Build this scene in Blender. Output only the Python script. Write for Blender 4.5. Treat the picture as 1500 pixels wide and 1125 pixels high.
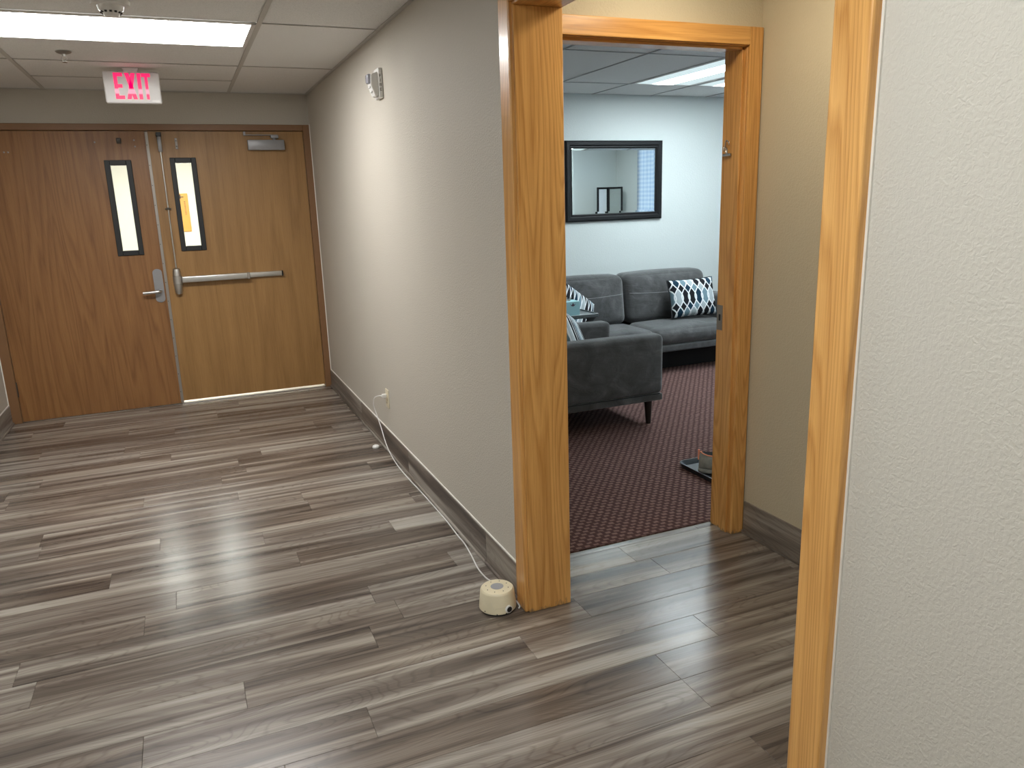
import bpy, bmesh, math, random
from mathutils import Vector, Matrix, Quaternion

random.seed(7)
for o in list(bpy.data.objects):
    bpy.data.objects.remove(o)
scene = bpy.context.scene
COL = scene.collection

# ------------------------------------------------------------------ camera
CAM = dict(f=1122.0, yaw=0.3961, pitch=-0.2382, roll=-0.0322, h=1.52)
cy, sy = math.cos(CAM['yaw']), math.sin(CAM['yaw'])
cp, sp = math.cos(CAM['pitch']), math.sin(CAM['pitch'])
cr, sr = math.cos(CAM['roll']), math.sin(CAM['roll'])
fwd = Vector((sy * cp, cy * cp, sp))
right = Vector((cy, -sy, 0))
up = right.cross(fwd)
r2 = right * cr + up * sr
u2 = up * cr - right * sr
cam_data = bpy.data.cameras.new('camera')
cam = bpy.data.objects.new('camera', cam_data)
COL.objects.link(cam)
cam.matrix_world = Matrix(((r2.x, u2.x, -fwd.x, 0), (r2.y, u2.y, -fwd.y, 0),
                           (r2.z, u2.z, -fwd.z, CAM['h']), (0, 0, 0, 1)))
cam_data.sensor_fit = 'HORIZONTAL'
cam_data.sensor_width = 36.0
cam_data.lens = CAM['f'] * 36.0 / 1500.0
cam_data.clip_start = 0.02
scene.camera = cam

# ------------------------------------------------------------------ world, exposure, lamp levels
world = bpy.data.worlds.new('world')
scene.world = world
world.use_nodes = True
bg = world.node_tree.nodes['Background']
bg.inputs['Color'].default_value = (0.74, 0.86, 1.0, 1)
bg.inputs['Strength'].default_value = 8.0
scene.view_settings.view_transform = 'Standard'
scene.view_settings.look = 'None'
scene.view_settings.gamma = 1.0
scene.view_settings.use_curve_mapping = False
scene.view_settings.exposure = 0.0
HALL_LAMP = 28.0          # lit lens of the corridor fixtures
ROOM_LAMP = 40.0          # lit lens of the lounge fixtures
NEAR_LAMP = 21.0         # the corridor fixtures above and behind the camera
FAR_LAMP = 54.0          # fixtures of the passage behind the double doors
ALCOVE_LAMP = 41.0        # small ceiling fitting of the alcove

# ------------------------------------------------------------------ plan (metres, camera above the origin)
XW = 1.048      # corridor face of the right wall
XV = 1.205      # alcove face of the right wall
XL = -1.305     # left wall
YD = 6.495      # front of the double-door frame
YW = 6.51       # end wall
ZC = 2.361      # corridor ceiling
YP = 2.3826     # far jamb of the cased opening
YN = 1.045      # near jamb of the cased opening
ZO = 2.107      # head of the cased opening
XA = 2.213      # alcove right wall
YA = 2.612      # alcove back wall
YR = 2.745      # lounge face of that wall
XJ = 2.140      # lounge door jamb
YM = 6.33       # lounge far wall
XR = 5.87       # lounge right wall
ZR = 2.39       # lounge ceiling

# ------------------------------------------------------------------ node helper
class NT:
    def __init__(self, name):
        self.m = bpy.data.materials.new(name)
        self.m.use_nodes = True
        self.t = self.m.node_tree
        self.t.nodes.clear()
        self.out = self.n('ShaderNodeOutputMaterial')
    def n(self, typ, **kw):
        nd = self.t.nodes.new(typ)
        for k, v in kw.items():
            setattr(nd, k, v)
        return nd
    def link(self, a, b):
        self.t.links.new(a, b)
    def put(self, sock, v):
        if hasattr(v, 'is_output') or isinstance(v, bpy.types.NodeSocket):
            self.link(v, sock)
        else:
            sock.default_value = v
    def math(self, op, a, b=None, c=None):
        nd = self.n('ShaderNodeMath', operation=op)
        self.put(nd.inputs[0], a)
        if b is not None: self.put(nd.inputs[1], b)
        if c is not None: self.put(nd.inputs[2], c)
        return nd.outputs[0]
    def coords(self, scale=(1, 1, 1), jitter=False, rot=(0, 0, 0)):
        tc = self.n('ShaderNodeTexCoord')
        v = tc.outputs['Object']
        if jitter:
            oi = self.n('ShaderNodeObjectInfo')
            ml = self.n('ShaderNodeVectorMath', operation='MULTIPLY_ADD')
            cb = self.n('ShaderNodeCombineXYZ')
            for i, k in enumerate((37.0, 71.0, 53.0)):
                self.link(self.math('MULTIPLY', oi.outputs['Random'], k), cb.inputs[i])
            ml.inputs[1].default_value = (1, 1, 1)
            self.link(v, ml.inputs[0]); self.link(cb.outputs[0], ml.inputs[2])
            v = ml.outputs[0]
        mp = self.n('ShaderNodeMapping')
        mp.inputs['Scale'].default_value = scale
        mp.inputs['Rotation'].default_value = rot
        self.link(v, mp.inputs['Vector'])
        return mp.outputs[0]
    def noise(self, vec, scale, detail=3, rough=0.5, dist=0.0):
        nd = self.n('ShaderNodeTexNoise')
        self.link(vec, nd.inputs['Vector'])
        nd.inputs['Scale'].default_value = scale
        nd.inputs['Detail'].default_value = detail
        nd.inputs['Roughness'].default_value = rough
        nd.inputs['Distortion'].default_value = dist
        return nd.outputs['Fac']
    def ramp(self, fac, stops, interp='LINEAR'):
        nd = self.n('ShaderNodeValToRGB')
        nd.color_ramp.interpolation = interp
        e = nd.color_ramp.elements
        while len(e) < len(stops): e.new(0.5)
        for i, (p, c) in enumerate(stops):
            e[i].position = p
            e[i].color = (*c, 1) if len(c) == 3 else c
        self.put(nd.inputs[0], fac)
        return nd.outputs[0]
    def mix(self, fac, a, b, mode='MIX'):
        nd = self.n('ShaderNodeMix', data_type='RGBA', blend_type=mode)
        self.put(nd.inputs[0], fac)
        self.put(nd.inputs[6], (*a, 1) if isinstance(a, tuple) and len(a) == 3 else a)
        self.put(nd.inputs[7], (*b, 1) if isinstance(b, tuple) and len(b) == 3 else b)
        return nd.outputs[2]
    def bump(self, height, strength, dist):
        nd = self.n('ShaderNodeBump')
        nd.inputs['Strength'].default_value = strength
        nd.inputs['Distance'].default_value = dist
        self.link(height, nd.inputs['Height'])
        return nd.outputs[0]
    def bsdf(self, color, rough=0.5, metal=0.0, normal=None, spec=0.5, sheen=0.0, coat=0.0, emit=None, estr=0.0):
        b = self.n('ShaderNodeBsdfPrincipled')
        self.put(b.inputs['Base Color'], (*color, 1) if isinstance(color, tuple) and len(color) == 3 else color)
        self.put(b.inputs['Roughness'], rough)
        self.put(b.inputs['Metallic'], metal)
        b.inputs['Specular IOR Level'].default_value = spec
        b.inputs['Sheen Weight'].default_value = sheen
        b.inputs['Coat Weight'].default_value = coat
        b.inputs['Coat Roughness'].default_value = 0.12
        if normal is not None: self.link(normal, b.inputs['Normal'])
        if emit is not None:
            self.put(b.inputs['Emission Color'], (*emit, 1) if isinstance(emit, tuple) and len(emit) == 3 else emit)
            self.put(b.inputs['Emission Strength'], estr)
        self.link(b.outputs[0], self.out.inputs[0])
        return self.m

def plain(name, color, rough=0.5, metal=0.0, spec=0.5, grain=0.04):
    t = NT(name)
    v = t.coords(jitter=True)
    n = t.noise(v, 35, 3)
    c = t.mix(n, tuple(max(0, x * (1 - grain)) for x in color), tuple(min(1, x * (1 + grain)) for x in color))
    return t.bsdf(c, rough, metal, spec=spec)

def paint(name, color, bumpy=0.5, scale=95):
    t = NT(name)
    v = t.coords()
    a = t.noise(v, scale, 2, 0.45, 0.6)
    b = t.noise(v, scale * 2.6, 2, 0.5)
    h = t.math('ADD', t.ramp(a, [(0.40, (0, 0, 0)), (0.62, (1, 1, 1))]), t.math('MULTIPLY', b, 0.35))
    big = t.noise(v, 0.9, 2)
    c = t.mix(big, tuple(x * 0.97 for x in color), tuple(x * 1.03 for x in color))
    return t.bsdf(c, 0.62, normal=t.bump(h, bumpy, 0.002), spec=0.3)

def wood(name, light, dark, axis='z', rough=0.33, ring=1.0, contrast=1.0, fine=1.0, coat=0.0, wear=0):
    t = NT(name)
    k = {'x': (0.06, 1, 1), 'y': (1, 0.06, 1), 'z': (1, 1, 0.06)}[axis]
    k2 = {'x': (0.02, 1, 1), 'y': (1, 0.02, 1), 'z': (1, 1, 0.02)}[axis]
    v = t.coords(k, jitter=True)
    v2 = t.coords(k2, jitter=True)
    field = t.noise(v, 5.0, 2, 0.5)
    rings = t.math('FRACT', t.math('MULTIPLY', field, 17.0 * ring))
    rings = t.ramp(rings, [(0.0, (1, 1, 1)), (0.25, (0.45, 0.45, 0.45)), (0.75, (0.12, 0.12, 0.12)), (1.0, (1, 1, 1))])
    pores = t.ramp(t.noise(v2, 330, 3, 0.6), [(0.47, (0, 0, 0)), (0.68, (1, 1, 1))])
    soft = t.noise(v, 22, 3, 0.55)
    f = t.math('ADD', t.math('MULTIPLY', rings, 0.42 * contrast), t.math('MULTIPLY', pores, 0.30 * fine))
    f = t.math('ADD', f, t.math('MULTIPLY', t.math('SUBTRACT', soft, 0.35), 0.7 * contrast))
    c = t.mix(t.math('MINIMUM', t.math('MAXIMUM', f, 0.0), 1.0), light, dark)
    if wear:        # scuffs and worn varnish along the foot of the upright
        sep = t.n('ShaderNodeSeparateXYZ'); t.link(t.coords(), sep.inputs[0])
        edge = t.math('ADD', t.math('MULTIPLY', sep.outputs[2], 14.0), t.math('MULTIPLY', t.noise(t.coords((1, 1, 0.5), True), 45, 3, 0.6), 1.6))
        c = t.mix(t.ramp(edge, [(0.75, (0.75, 0.75, 0.75)), (1.15 / 1.2, (0, 0, 0))]), c, (0.16, 0.115, 0.07))
    return t.bsdf(c, rough, normal=t.bump(pores, 0.12, 0.0006), spec=0.5, coat=coat)

def plank_mat(name, axis='x', dim=1.0, gloss=0.3):
    t = NT(name)
    def st(along, across):
        return (along, across, across) if axis == 'x' else (across, along, across)
    oi = t.n('ShaderNodeObjectInfo')
    band = t.noise(t.coords(st(0.62, 11), True), 1.0, 2, 0.5, 0.7)
    mid = t.noise(t.coords(st(1.3, 34), True), 1.0, 3, 0.55, 0.2)
    fine = t.noise(t.coords(st(5, 260), True), 1.0, 3, 0.6)
    ringf = t.noise(t.coords(st(1.3, 7), True), 1.0, 1, 0.5)
    rings = t.math('FRACT', t.math('MULTIPLY', ringf, 26.0))
    rings = t.ramp(rings, [(0.0, (1, 1, 1)), (0.22, (0, 0, 0)), (0.85, (0, 0, 0)), (1, (1, 1, 1))])
    f = t.math('ADD', t.math('MULTIPLY', band, 1.25), t.math('MULTIPLY', mid, 0.45))
    f = t.math('ADD', f, t.math('MULTIPLY', fine, 0.22))
    f = t.math('ADD', f, t.math('MULTIPLY', t.math('SUBTRACT', oi.outputs['Random'], 0.5), 0.10))
    f = t.math('SUBTRACT', f, t.math('MULTIPLY', rings, 0.07))
    dk = t.ramp(t.noise(t.coords(st(1.1, 34), True), 1.0, 3, 0.6, 0.4), [(0.55, (0, 0, 0)), (0.72, (1, 1, 1))])
    f = t.math('SUBTRACT', f, t.math('MULTIPLY', dk, 0.19))
    c = t.ramp(t.math('MULTIPLY', t.math('SUBTRACT', f, 0.58), 1.40),
               [(0.10, tuple(dim * x for x in (0.062, 0.050, 0.042))), (0.38, tuple(dim * x for x in (0.140, 0.113, 0.094))),
                (0.58, tuple(dim * x for x in (0.225, 0.190, 0.160))), (0.80, tuple(dim * x for x in (0.36, 0.325, 0.280))),
                (1.0, tuple(dim * x for x in (0.46, 0.425, 0.375)))])
    tint = t.mix(oi.outputs['Random'], (1.0, 0.97, 0.94), (0.97, 0.98, 1.0))
    c = t.mix(1.0, c, tint, 'MULTIPLY')
    r = t.math('ADD', gloss, t.math('MULTIPLY', fine, 0.10))
    return t.bsdf(c, r, normal=t.bump(fine, 0.05, 0.0004), spec=0.5)

def carpet_mat():
    t = NT('woven burgundy carpet')
    tc = t.n('ShaderNodeTexCoord')
    sep = t.n('ShaderNodeSeparateXYZ'); t.link(tc.outputs['Object'], sep.inputs[0])
    # basket-weave: short light dashes in offset rows
    ry = t.math('ADD', t.math('MULTIPLY', sep.outputs[1], 36.0), t.math('MULTIPLY', t.noise(tc.outputs['Object'], 22, 2), 1.1))
    row = t.math('FLOOR', ry)
    off = t.math('MULTIPLY', t.math('MODULO', t.math('ABSOLUTE', row), 2.0), 0.5)
    cx = t.math('FRACT', t.math('ADD', t.math('MULTIPLY', sep.outputs[0], 23.0), off))
    cyv = t.math('FRACT', ry)
    dx = t.math('ABSOLUTE', t.math('SUBTRACT', cx, 0.5))
    dy = t.math('ABSOLUTE', t.math('SUBTRACT', cyv, 0.5))
    m = t.math('MULTIPLY', t.math('LESS_THAN', dx, 0.30), t.math('SUBTRACT', 1.0, t.math('MULTIPLY', dy, 2.2)))
    n = t.noise(tc.outputs['Object'], 220, 3, 0.7)
    fac = t.math('MULTIPLY', t.math('MAXIMUM', m, 0.0), t.math('ADD', 0.35, n))
    c = t.mix(fac, (0.060, 0.030, 0.028), (0.32, 0.20, 0.17))
    c = t.mix(t.math('MULTIPLY', n, 0.5), c, (0.12, 0.065, 0.058))
    h = t.math('ADD', m, t.math('MULTIPLY', n, 0.8))
    return t.bsdf(c, 0.95, normal=t.bump(h, 0.7, 0.004), spec=0.1)

def tile_mat(name, color):
    t = NT(name)
    v = t.coords(jitter=True)
    n = t.noise(v, 260, 3, 0.7)
    pits = t.ramp(n, [(0.36, (0, 0, 0)), (0.48, (1, 1, 1))])
    c = t.mix(pits, tuple(x * 0.78 for x in color), color)
    return t.bsdf(c, 0.9, normal=t.bump(pits, 0.3, 0.0015), spec=0.1)

def suede_mat():
    t = NT('charcoal microsuede')
    v = t.coords(jitter=True)
    a = t.noise(v, 7, 4, 0.6, 0.8)
    b = t.noise(v, 320, 2, 0.6)
    w = t.noise(t.coords((3, 3, 9), True), 2.2, 3, 0.55, 0.9)
    c = t.ramp(a, [(0.30, (0.048, 0.047, 0.047)), (0.55, (0.080, 0.079, 0.079)), (0.75, (0.125, 0.124, 0.123))])
    h = t.math('ADD', t.math('MULTIPLY', b, 0.15), w)
    return t.bsdf(c, 0.88, normal=t.bump(h, 0.35, 0.02), spec=0.15, sheen=0.35)

def emit_mat(name, color, strength):
    t = NT(name)
    e = t.n('ShaderNodeEmission')
    e.inputs[0].default_value = (*color, 1)
    e.inputs[1].default_value = strength
    t.link(e.outputs[0], t.out.inputs[0])
    return t.m

def glass_mat(name, tint=(0.93, 0.97, 0.96)):
    t = NT(name)
    tr = t.n('ShaderNodeBsdfTransparent'); tr.inputs[0].default_value = (*tint, 1)
    gl = t.n('ShaderNodeBsdfGlossy'); gl.inputs['Roughness'].default_value = 0.02
    fr = t.n('ShaderNodeFresnel'); fr.inputs[0].default_value = 1.45
    mx = t.n('ShaderNodeMixShader')
    t.link(fr.outputs[0], mx.inputs[0]); t.link(tr.outputs[0], mx.inputs[1]); t.link(gl.outputs[0], mx.inputs[2])
    t.link(mx.outputs[0], t.out.inputs[0])
    return t.m

def sheer_mat():
    t = NT('sheer checked curtain fabric')
    v = t.coords()
    sep = t.n('ShaderNodeSeparateXYZ'); t.link(v, sep.inputs[0])
    gy = t.math('PINGPONG', t.math('MULTIPLY', sep.outputs[1], 18.0), 0.5)
    gz = t.math('PINGPONG', t.math('MULTIPLY', sep.outputs[2], 18.0), 0.5)
    g = t.math('ADD', gy, gz)
    col = t.mix(g, (0.22, 0.28, 0.38), (0.42, 0.45, 0.48))
    d = t.n('ShaderNodeBsdfDiffuse'); t.link(col, d.inputs[0])
    tl = t.n('ShaderNodeBsdfTranslucent'); t.link(col, tl.inputs[0])
    tp = t.n('ShaderNodeBsdfTransparent')
    m1 = t.n('ShaderNodeMixShader'); m1.inputs[0].default_value = 0.55
    m2 = t.n('ShaderNodeMixShader'); m2.inputs[0].default_value = 0.05
    t.link(d.outputs[0], m1.inputs[1]); t.link(tl.outputs[0], m1.inputs[2])
    t.link(m1.outputs[0], m2.inputs[1]); t.link(tp.outputs[0], m2.inputs[2])
    t.link(m2.outputs[0], t.out.inputs[0])
    return t.m

def oval_mat(name, nu, nv, amp):
    """interlaced chains of pointed ovals, white outlines on navy, slate and pale cells (uses UV)"""
    t = NT(name)
    tc = t.n('ShaderNodeTexCoord')
    sep = t.n('ShaderNodeSeparateXYZ'); t.link(tc.outputs['UV'], sep.inputs[0])
    u, v = sep.outputs[0], sep.outputs[1]
    s = t.math('COSINE', t.math('MULTIPLY', t.math('SUBTRACT', v, 0.5), 2 * math.pi * nv))
    a = t.math('MULTIPLY', u, nu)
    f1 = t.math('ADD', a, t.math('MULTIPLY', s, amp))
    f2 = t.math('SUBTRACT', a, t.math('MULTIPLY', s, amp))
    e1 = t.math('PINGPONG', f1, 0.5)
    e2 = t.math('PINGPONG', f2, 0.5)
    line = t.math('LESS_THAN', t.math('MINIMUM', e1, e2), 0.085)
    cell = t.math('ADD', t.math('MULTIPLY', t.math('FLOOR', f1), 2.0), t.math('FLOOR', f2))
    k = t.math('FRACT', t.math('ADD', t.math('DIVIDE', t.math('ADD', cell, 60.0), 5.0), 0.05))
    fill = t.ramp(k, [(0.0, (0.012, 0.012, 0.016)), (0.2, (0.012, 0.035, 0.06)), (0.4, (0.36, 0.40, 0.42)),
                      (0.6, (0.012, 0.012, 0.014)), (0.8, (0.15, 0.23, 0.27))], 'CONSTANT')
    c = t.mix(line, fill, (0.72, 0.74, 0.75))
    n = t.noise(tc.outputs['Object'], 600, 2)
    return t.bsdf(c, 0.85, normal=t.bump(n, 0.2, 0.001), spec=0.15)

# ------------------------------------------------------------------ materials
M = {}
M['hall_paint'] = paint('greige orange-peel wall paint', (0.49, 0.455, 0.395), 0.30, 140)
M['alcove_paint'] = paint('tan orange-peel wall paint', (0.52, 0.45, 0.325), 0.35, 130)
M['room_paint'] = paint('pale blue-grey wall paint', (0.61, 0.645, 0.63), 0.25)
M['far_paint'] = paint('cream wall paint', (0.76, 0.73, 0.66), 0.2)
M['oak_z'] = wood('honey oak upright', (0.74, 0.402, 0.128), (0.43, 0.190, 0.043), 'z', 0.30, 1.9, 1.35, coat=0.25, wear=1)
M['oak_x'] = wood('honey oak across', (0.74, 0.402, 0.128), (0.43, 0.190, 0.043), 'x', 0.30, 1.9, 1.35, coat=0.25, wear=0)
M['oak_y'] = wood('honey oak along', (0.74, 0.402, 0.128), (0.43, 0.190, 0.043), 'y', 0.30, 1.9, 1.35, coat=0.25, wear=0)
M['door_red'] = wood('reddish oak veneer', (0.315, 0.150, 0.050), (0.165, 0.068, 0.020), 'z', 0.42, 0.8, 1.15, 1.1)
M['door_tan'] = wood('tan oak veneer', (0.385, 0.212, 0.073), (0.215, 0.108, 0.032), 'z', 0.42, 0.3, 1.0, 1.1)
M['frame_brown'] = plain('painted brown steel', (0.215, 0.108, 0.046), 0.45)
M['vinyl'] = plank_mat('grey-brown vinyl plank', 'x', 0.90, 0.20)
M['base_wood'] = plank_mat('grey-brown vinyl base', 'y', 0.80, 0.42)
M['subfloor'] = plain('dark underlay', (0.03, 0.026, 0.022), 0.9)
M['carpet'] = carpet_mat()
M['tile'] = tile_mat('mineral fibre ceiling tile', (0.79, 0.785, 0.775))
M['tile_room'] = tile_mat('pale mineral fibre ceiling tile', (0.80, 0.80, 0.79))
M['tee'] = plain('white painted tee bar', (0.50, 0.485, 0.46), 0.5)
M['tee_room'] = plain('grey painted tee bar', (0.34, 0.34, 0.34), 0.5)
M['plenum'] = plain('plenum grey', (0.2, 0.2, 0.2), 0.9)
M['white_plastic'] = plain('white plastic', (0.72, 0.71, 0.69), 0.4)
M['cream_plastic'] = plain('cream plastic', (0.74, 0.66, 0.47), 0.35)
M['ivory_plastic'] = plain('ivory plastic', (0.66, 0.59, 0.44), 0.4)
M['grey_plastic'] = plain('grey plastic', (0.33, 0.33, 0.34), 0.6)
M['dark_plastic'] = plain('black plastic', (0.012, 0.012, 0.013), 0.4)
M['black_frame'] = plain('black painted steel', (0.010, 0.011, 0.012), 0.5)
M['black_wood'] = plain('black lacquered wood', (0.006, 0.006, 0.007), 0.55, spec=0.3)
M['alu'] = plain('satin aluminium', (0.62, 0.61, 0.59), 0.33, 1.0)
M['alu_dull'] = plain('dull aluminium', (0.34, 0.31, 0.28), 0.5, 0.8)
M['closer_grey'] = plain('silver-grey enamel', (0.30, 0.30, 0.31), 0.4, 0.3)
M['chrome'] = plain('chrome', (0.75, 0.75, 0.75), 0.15, 1.0)
M['steel_dark'] = plain('dark steel', (0.11, 0.10, 0.09), 0.4, 0.8)
M['suede'] = suede_mat()
M['suede_dark'] = plain('dark cloth', (0.012, 0.012, 0.013), 0.95)
M['leg_wood'] = plain('espresso stained wood', (0.012, 0.008, 0.006), 0.4)
M['stitch'] = plain('grey piping', (0.22, 0.22, 0.225), 0.8)
M['pillow_oval'] = oval_mat('interlaced oval print', 7, 1.05, 0.60)
M['pillow_wave'] = oval_mat('wavy stripe print', 10, 0.5, 0.55)
M['pillow_edge'] = plain('black pillow piping', (0.02, 0.02, 0.022), 0.8)
M['mirror'] = plain('mirror silver', (0.86, 0.90, 0.885), 0.0, 1.0, grain=0.0)
M['tissue_blue'] = plain('pale blue card', (0.36, 0.62, 0.68), 0.6)
M['tissue_mark'] = plain('plum print', (0.10, 0.05, 0.09), 0.6)
M['screen_grey'] = plain('grey panel board', (0.30, 0.33, 0.31), 0.5)
M['tissue'] = plain('white tissue paper', (0.85, 0.85, 0.85), 0.8)
M['table_grey'] = plain('slate grey tray', (0.075, 0.090, 0.095), 0.35)
M['tray'] = plain('black rubber tray', (0.012, 0.015, 0.018), 0.35)
M['shoe_grey'] = plain('grey mesh and suede', (0.23, 0.22, 0.19), 0.85, grain=0.5)
M['shoe_sole'] = plain('pale rubber sole', (0.26, 0.25, 0.22), 0.7, grain=0.4)
M['shoe_orange'] = plain('coral piping', (0.75, 0.26, 0.14), 0.7)
M['shoe_in'] = plain('black shoe lining', (0.01, 0.01, 0.01), 0.95)
M['caulk_tan'] = plain('painted caulk bead', (0.62, 0.585, 0.52), 0.5)
M['caulk'] = plain('white caulk', (0.80, 0.78, 0.73), 0.5)
M['orange_board'] = plain('orange notice card', (0.78, 0.36, 0.07), 0.6)
M['board_mark'] = plain('dark print', (0.03, 0.02, 0.02), 0.6)
M['lens_hall'] = emit_mat('lit corridor lens', (1.0, 0.995, 0.975), HALL_LAMP)
M['lens_near'] = emit_mat('lit near corridor lens', (0.94, 0.99, 1.0), NEAR_LAMP)
M['lens_side'] = emit_mat('pale louvre lane', (0.74, 0.90, 0.93), 0.95)
M['lens_far'] = emit_mat('lit passage lens', (1.0, 0.97, 0.92), FAR_LAMP)
M['lens_room'] = emit_mat('lit lounge lens', (0.83, 0.95, 1.0), ROOM_LAMP)
M['lens_alcove'] = emit_mat('lit alcove lens', (1.0, 0.90, 0.70), ALCOVE_LAMP)
M['glass'] = glass_mat('clear glass')
M['sheer'] = sheer_mat()
M['lens_clear'] = plain('clear strobe lens', (0.42, 0.42, 0.48), 0.08, 0.2)
M['exit_white'] = plain('white sign housing', (0.64, 0.625, 0.615), 0.4)

def exit_letter_mat():
    t = NT('lit red letter')
    tc = t.n('ShaderNodeTexCoord')
    sep = t.n('ShaderNodeSeparateXYZ'); t.link(tc.outputs['Object'], sep.inputs[0])
    c = t.ramp(t.math('DIVIDE', sep.outputs[2], 0.150),
               [(0.0, (1, 0.0, 0.10)), (0.18, (1, 0.0, 0.10)), (0.23, (1, 0.32, 0.42)), (0.36, (1, 0.35, 0.47)), (0.42, (1, 0.0, 0.11)), (1.0, (1, 0.0, 0.12))])
    return t.bsdf((0.3, 0.0, 0.02), 0.4, emit=c, estr=1.15)
M['exit_red'] = exit_letter_mat()

# ------------------------------------------------------------------ mesh helpers (all in world coordinates)
def bm_new():
    return bmesh.new()

def add_box(bm, x0, x1, y0, y1, z0, z1, bevel=0.0, seg=1):
    b = bmesh.new()
    bmesh.ops.create_cube(b, size=1.0)
    for v in b.verts:
        v.co = Vector(((x0 + x1) / 2 + v.co.x * (x1 - x0), (y0 + y1) / 2 + v.co.y * (y1 - y0), (z0 + z1) / 2 + v.co.z * (z1 - z0)))
    if bevel > 0:
        bmesh.ops.bevel(b, geom=list(b.edges), offset=bevel, segments=seg, affect='EDGES', profile=0.5)
    merge(bm, b)
    return bm

def merge(dst, src, mat=None):
    if mat is not None:
        src.transform(mat)
    me = bpy.data.meshes.new('tmp')
    src.to_mesh(me)
    dst.from_mesh(me)
    bpy.data.meshes.remove(me)
    src.free()

def box(x0, x1, y0, y1, z0, z1, bevel=0.0, seg=1):
    return add_box(bm_new(), x0, x1, y0, y1, z0, z1, bevel, seg)

def add_tube(bm, pts, r, seg=8, cap=True):
    """round tube along points; r a number or a list"""
    pts = [Vector(p) for p in pts]
    rs = r if isinstance(r, (list, tuple)) else [r] * len(pts)
    rings = []
    ref = Vector((0, 0, 1))
    for i, p in enumerate(pts):
        t = (pts[min(i + 1, len(pts) - 1)] - pts[max(i - 1, 0)]).normalized()
        if abs(t.dot(ref)) > 0.95:
            ref = Vector((1, 0, 0)) if abs(t.x) < 0.9 else Vector((0, 1, 0))
        a = t.cross(ref).normalized()
        b = a.cross(t).normalized()
        rings.append([bm.verts.new(p + (a * math.cos(2 * math.pi * k / seg) + b * math.sin(2 * math.pi * k / seg)) * rs[i]) for k in range(seg)])
    for i in range(len(rings) - 1):
        for k in range(seg):
            bm.faces.new((rings[i][k], rings[i][(k + 1) % seg], rings[i + 1][(k + 1) % seg], rings[i + 1][k]))
    if cap:
        bm.faces.new(rings[0][::-1]); bm.faces.new(rings[-1])
    return bm

def smooth_path(pts, n=8):
    """Catmull-Rom through points"""
    P = [Vector(p) for p in pts]
    P = [P[0] * 2 - P[1]] + P + [P[-1] * 2 - P[-2]]
    out = []
    for i in range(1, len(P) - 2):
        for k in range(n):
            t = k / n
            a, b, c, d = P[i - 1], P[i], P[i + 1], P[i + 2]
            out.append(0.5 * ((2 * b) + (c - a) * t + (2 * a - 5 * b + 4 * c - d) * t * t + (3 * b - a - 3 * c + d) * t ** 3))
    out.append(P[-2])
    return out

def add_lathe(bm, profile, centre, seg=32, axis='z'):
    """profile = [(radius, height)...] around an axis through centre"""
    c = Vector(centre)
    rings = []
    for r, h in profile:
        ring = []
        for k in range(seg):
            a = 2 * math.pi * k / seg
            if axis == 'z': p = Vector((r * math.cos(a), r * math.sin(a), h))
            elif axis == 'y': p = Vector((r * math.cos(a), h, -r * math.sin(a)))
            else: p = Vector((h, r * math.cos(a), r * math.sin(a)))
            ring.append(bm.verts.new(c + p))
        rings.append(ring)
    for i in range(len(rings) - 1):
        for k in range(seg):
            bm.faces.new((rings[i][k], rings[i][(k + 1) % seg], rings[i + 1][(k + 1) % seg], rings[i + 1][k]))
    bm.faces.new(rings[0][::-1]); bm.faces.new(rings[-1])
    return bm

def add_prism(bm, poly, x, axis='y', depth=0.01):
    """extrude a polygon given as (a, b) pairs: axis y -> (x, z); axis x -> (y, z); axis z -> (x, y)"""
    def pt(a, b, d):
        return {'y': Vector((a, d, b)), 'x': Vector((d, a, b)), 'z': Vector((a, b, d))}[axis]
    f0 = [bm.verts.new(pt(a, b, x)) for a, b in poly]
    f1 = [bm.verts.new(pt(a, b, x + depth)) for a, b in poly]
    n = len(poly)
    bm.faces.new(f0); bm.faces.new(f1[::-1])
    for i in range(n):
        bm.faces.new((f0[i], f0[(i + 1) % n], f1[(i + 1) % n], f1[i]))
    bmesh.ops.recalc_face_normals(bm, faces=bm.faces[:])
    return bm

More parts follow.
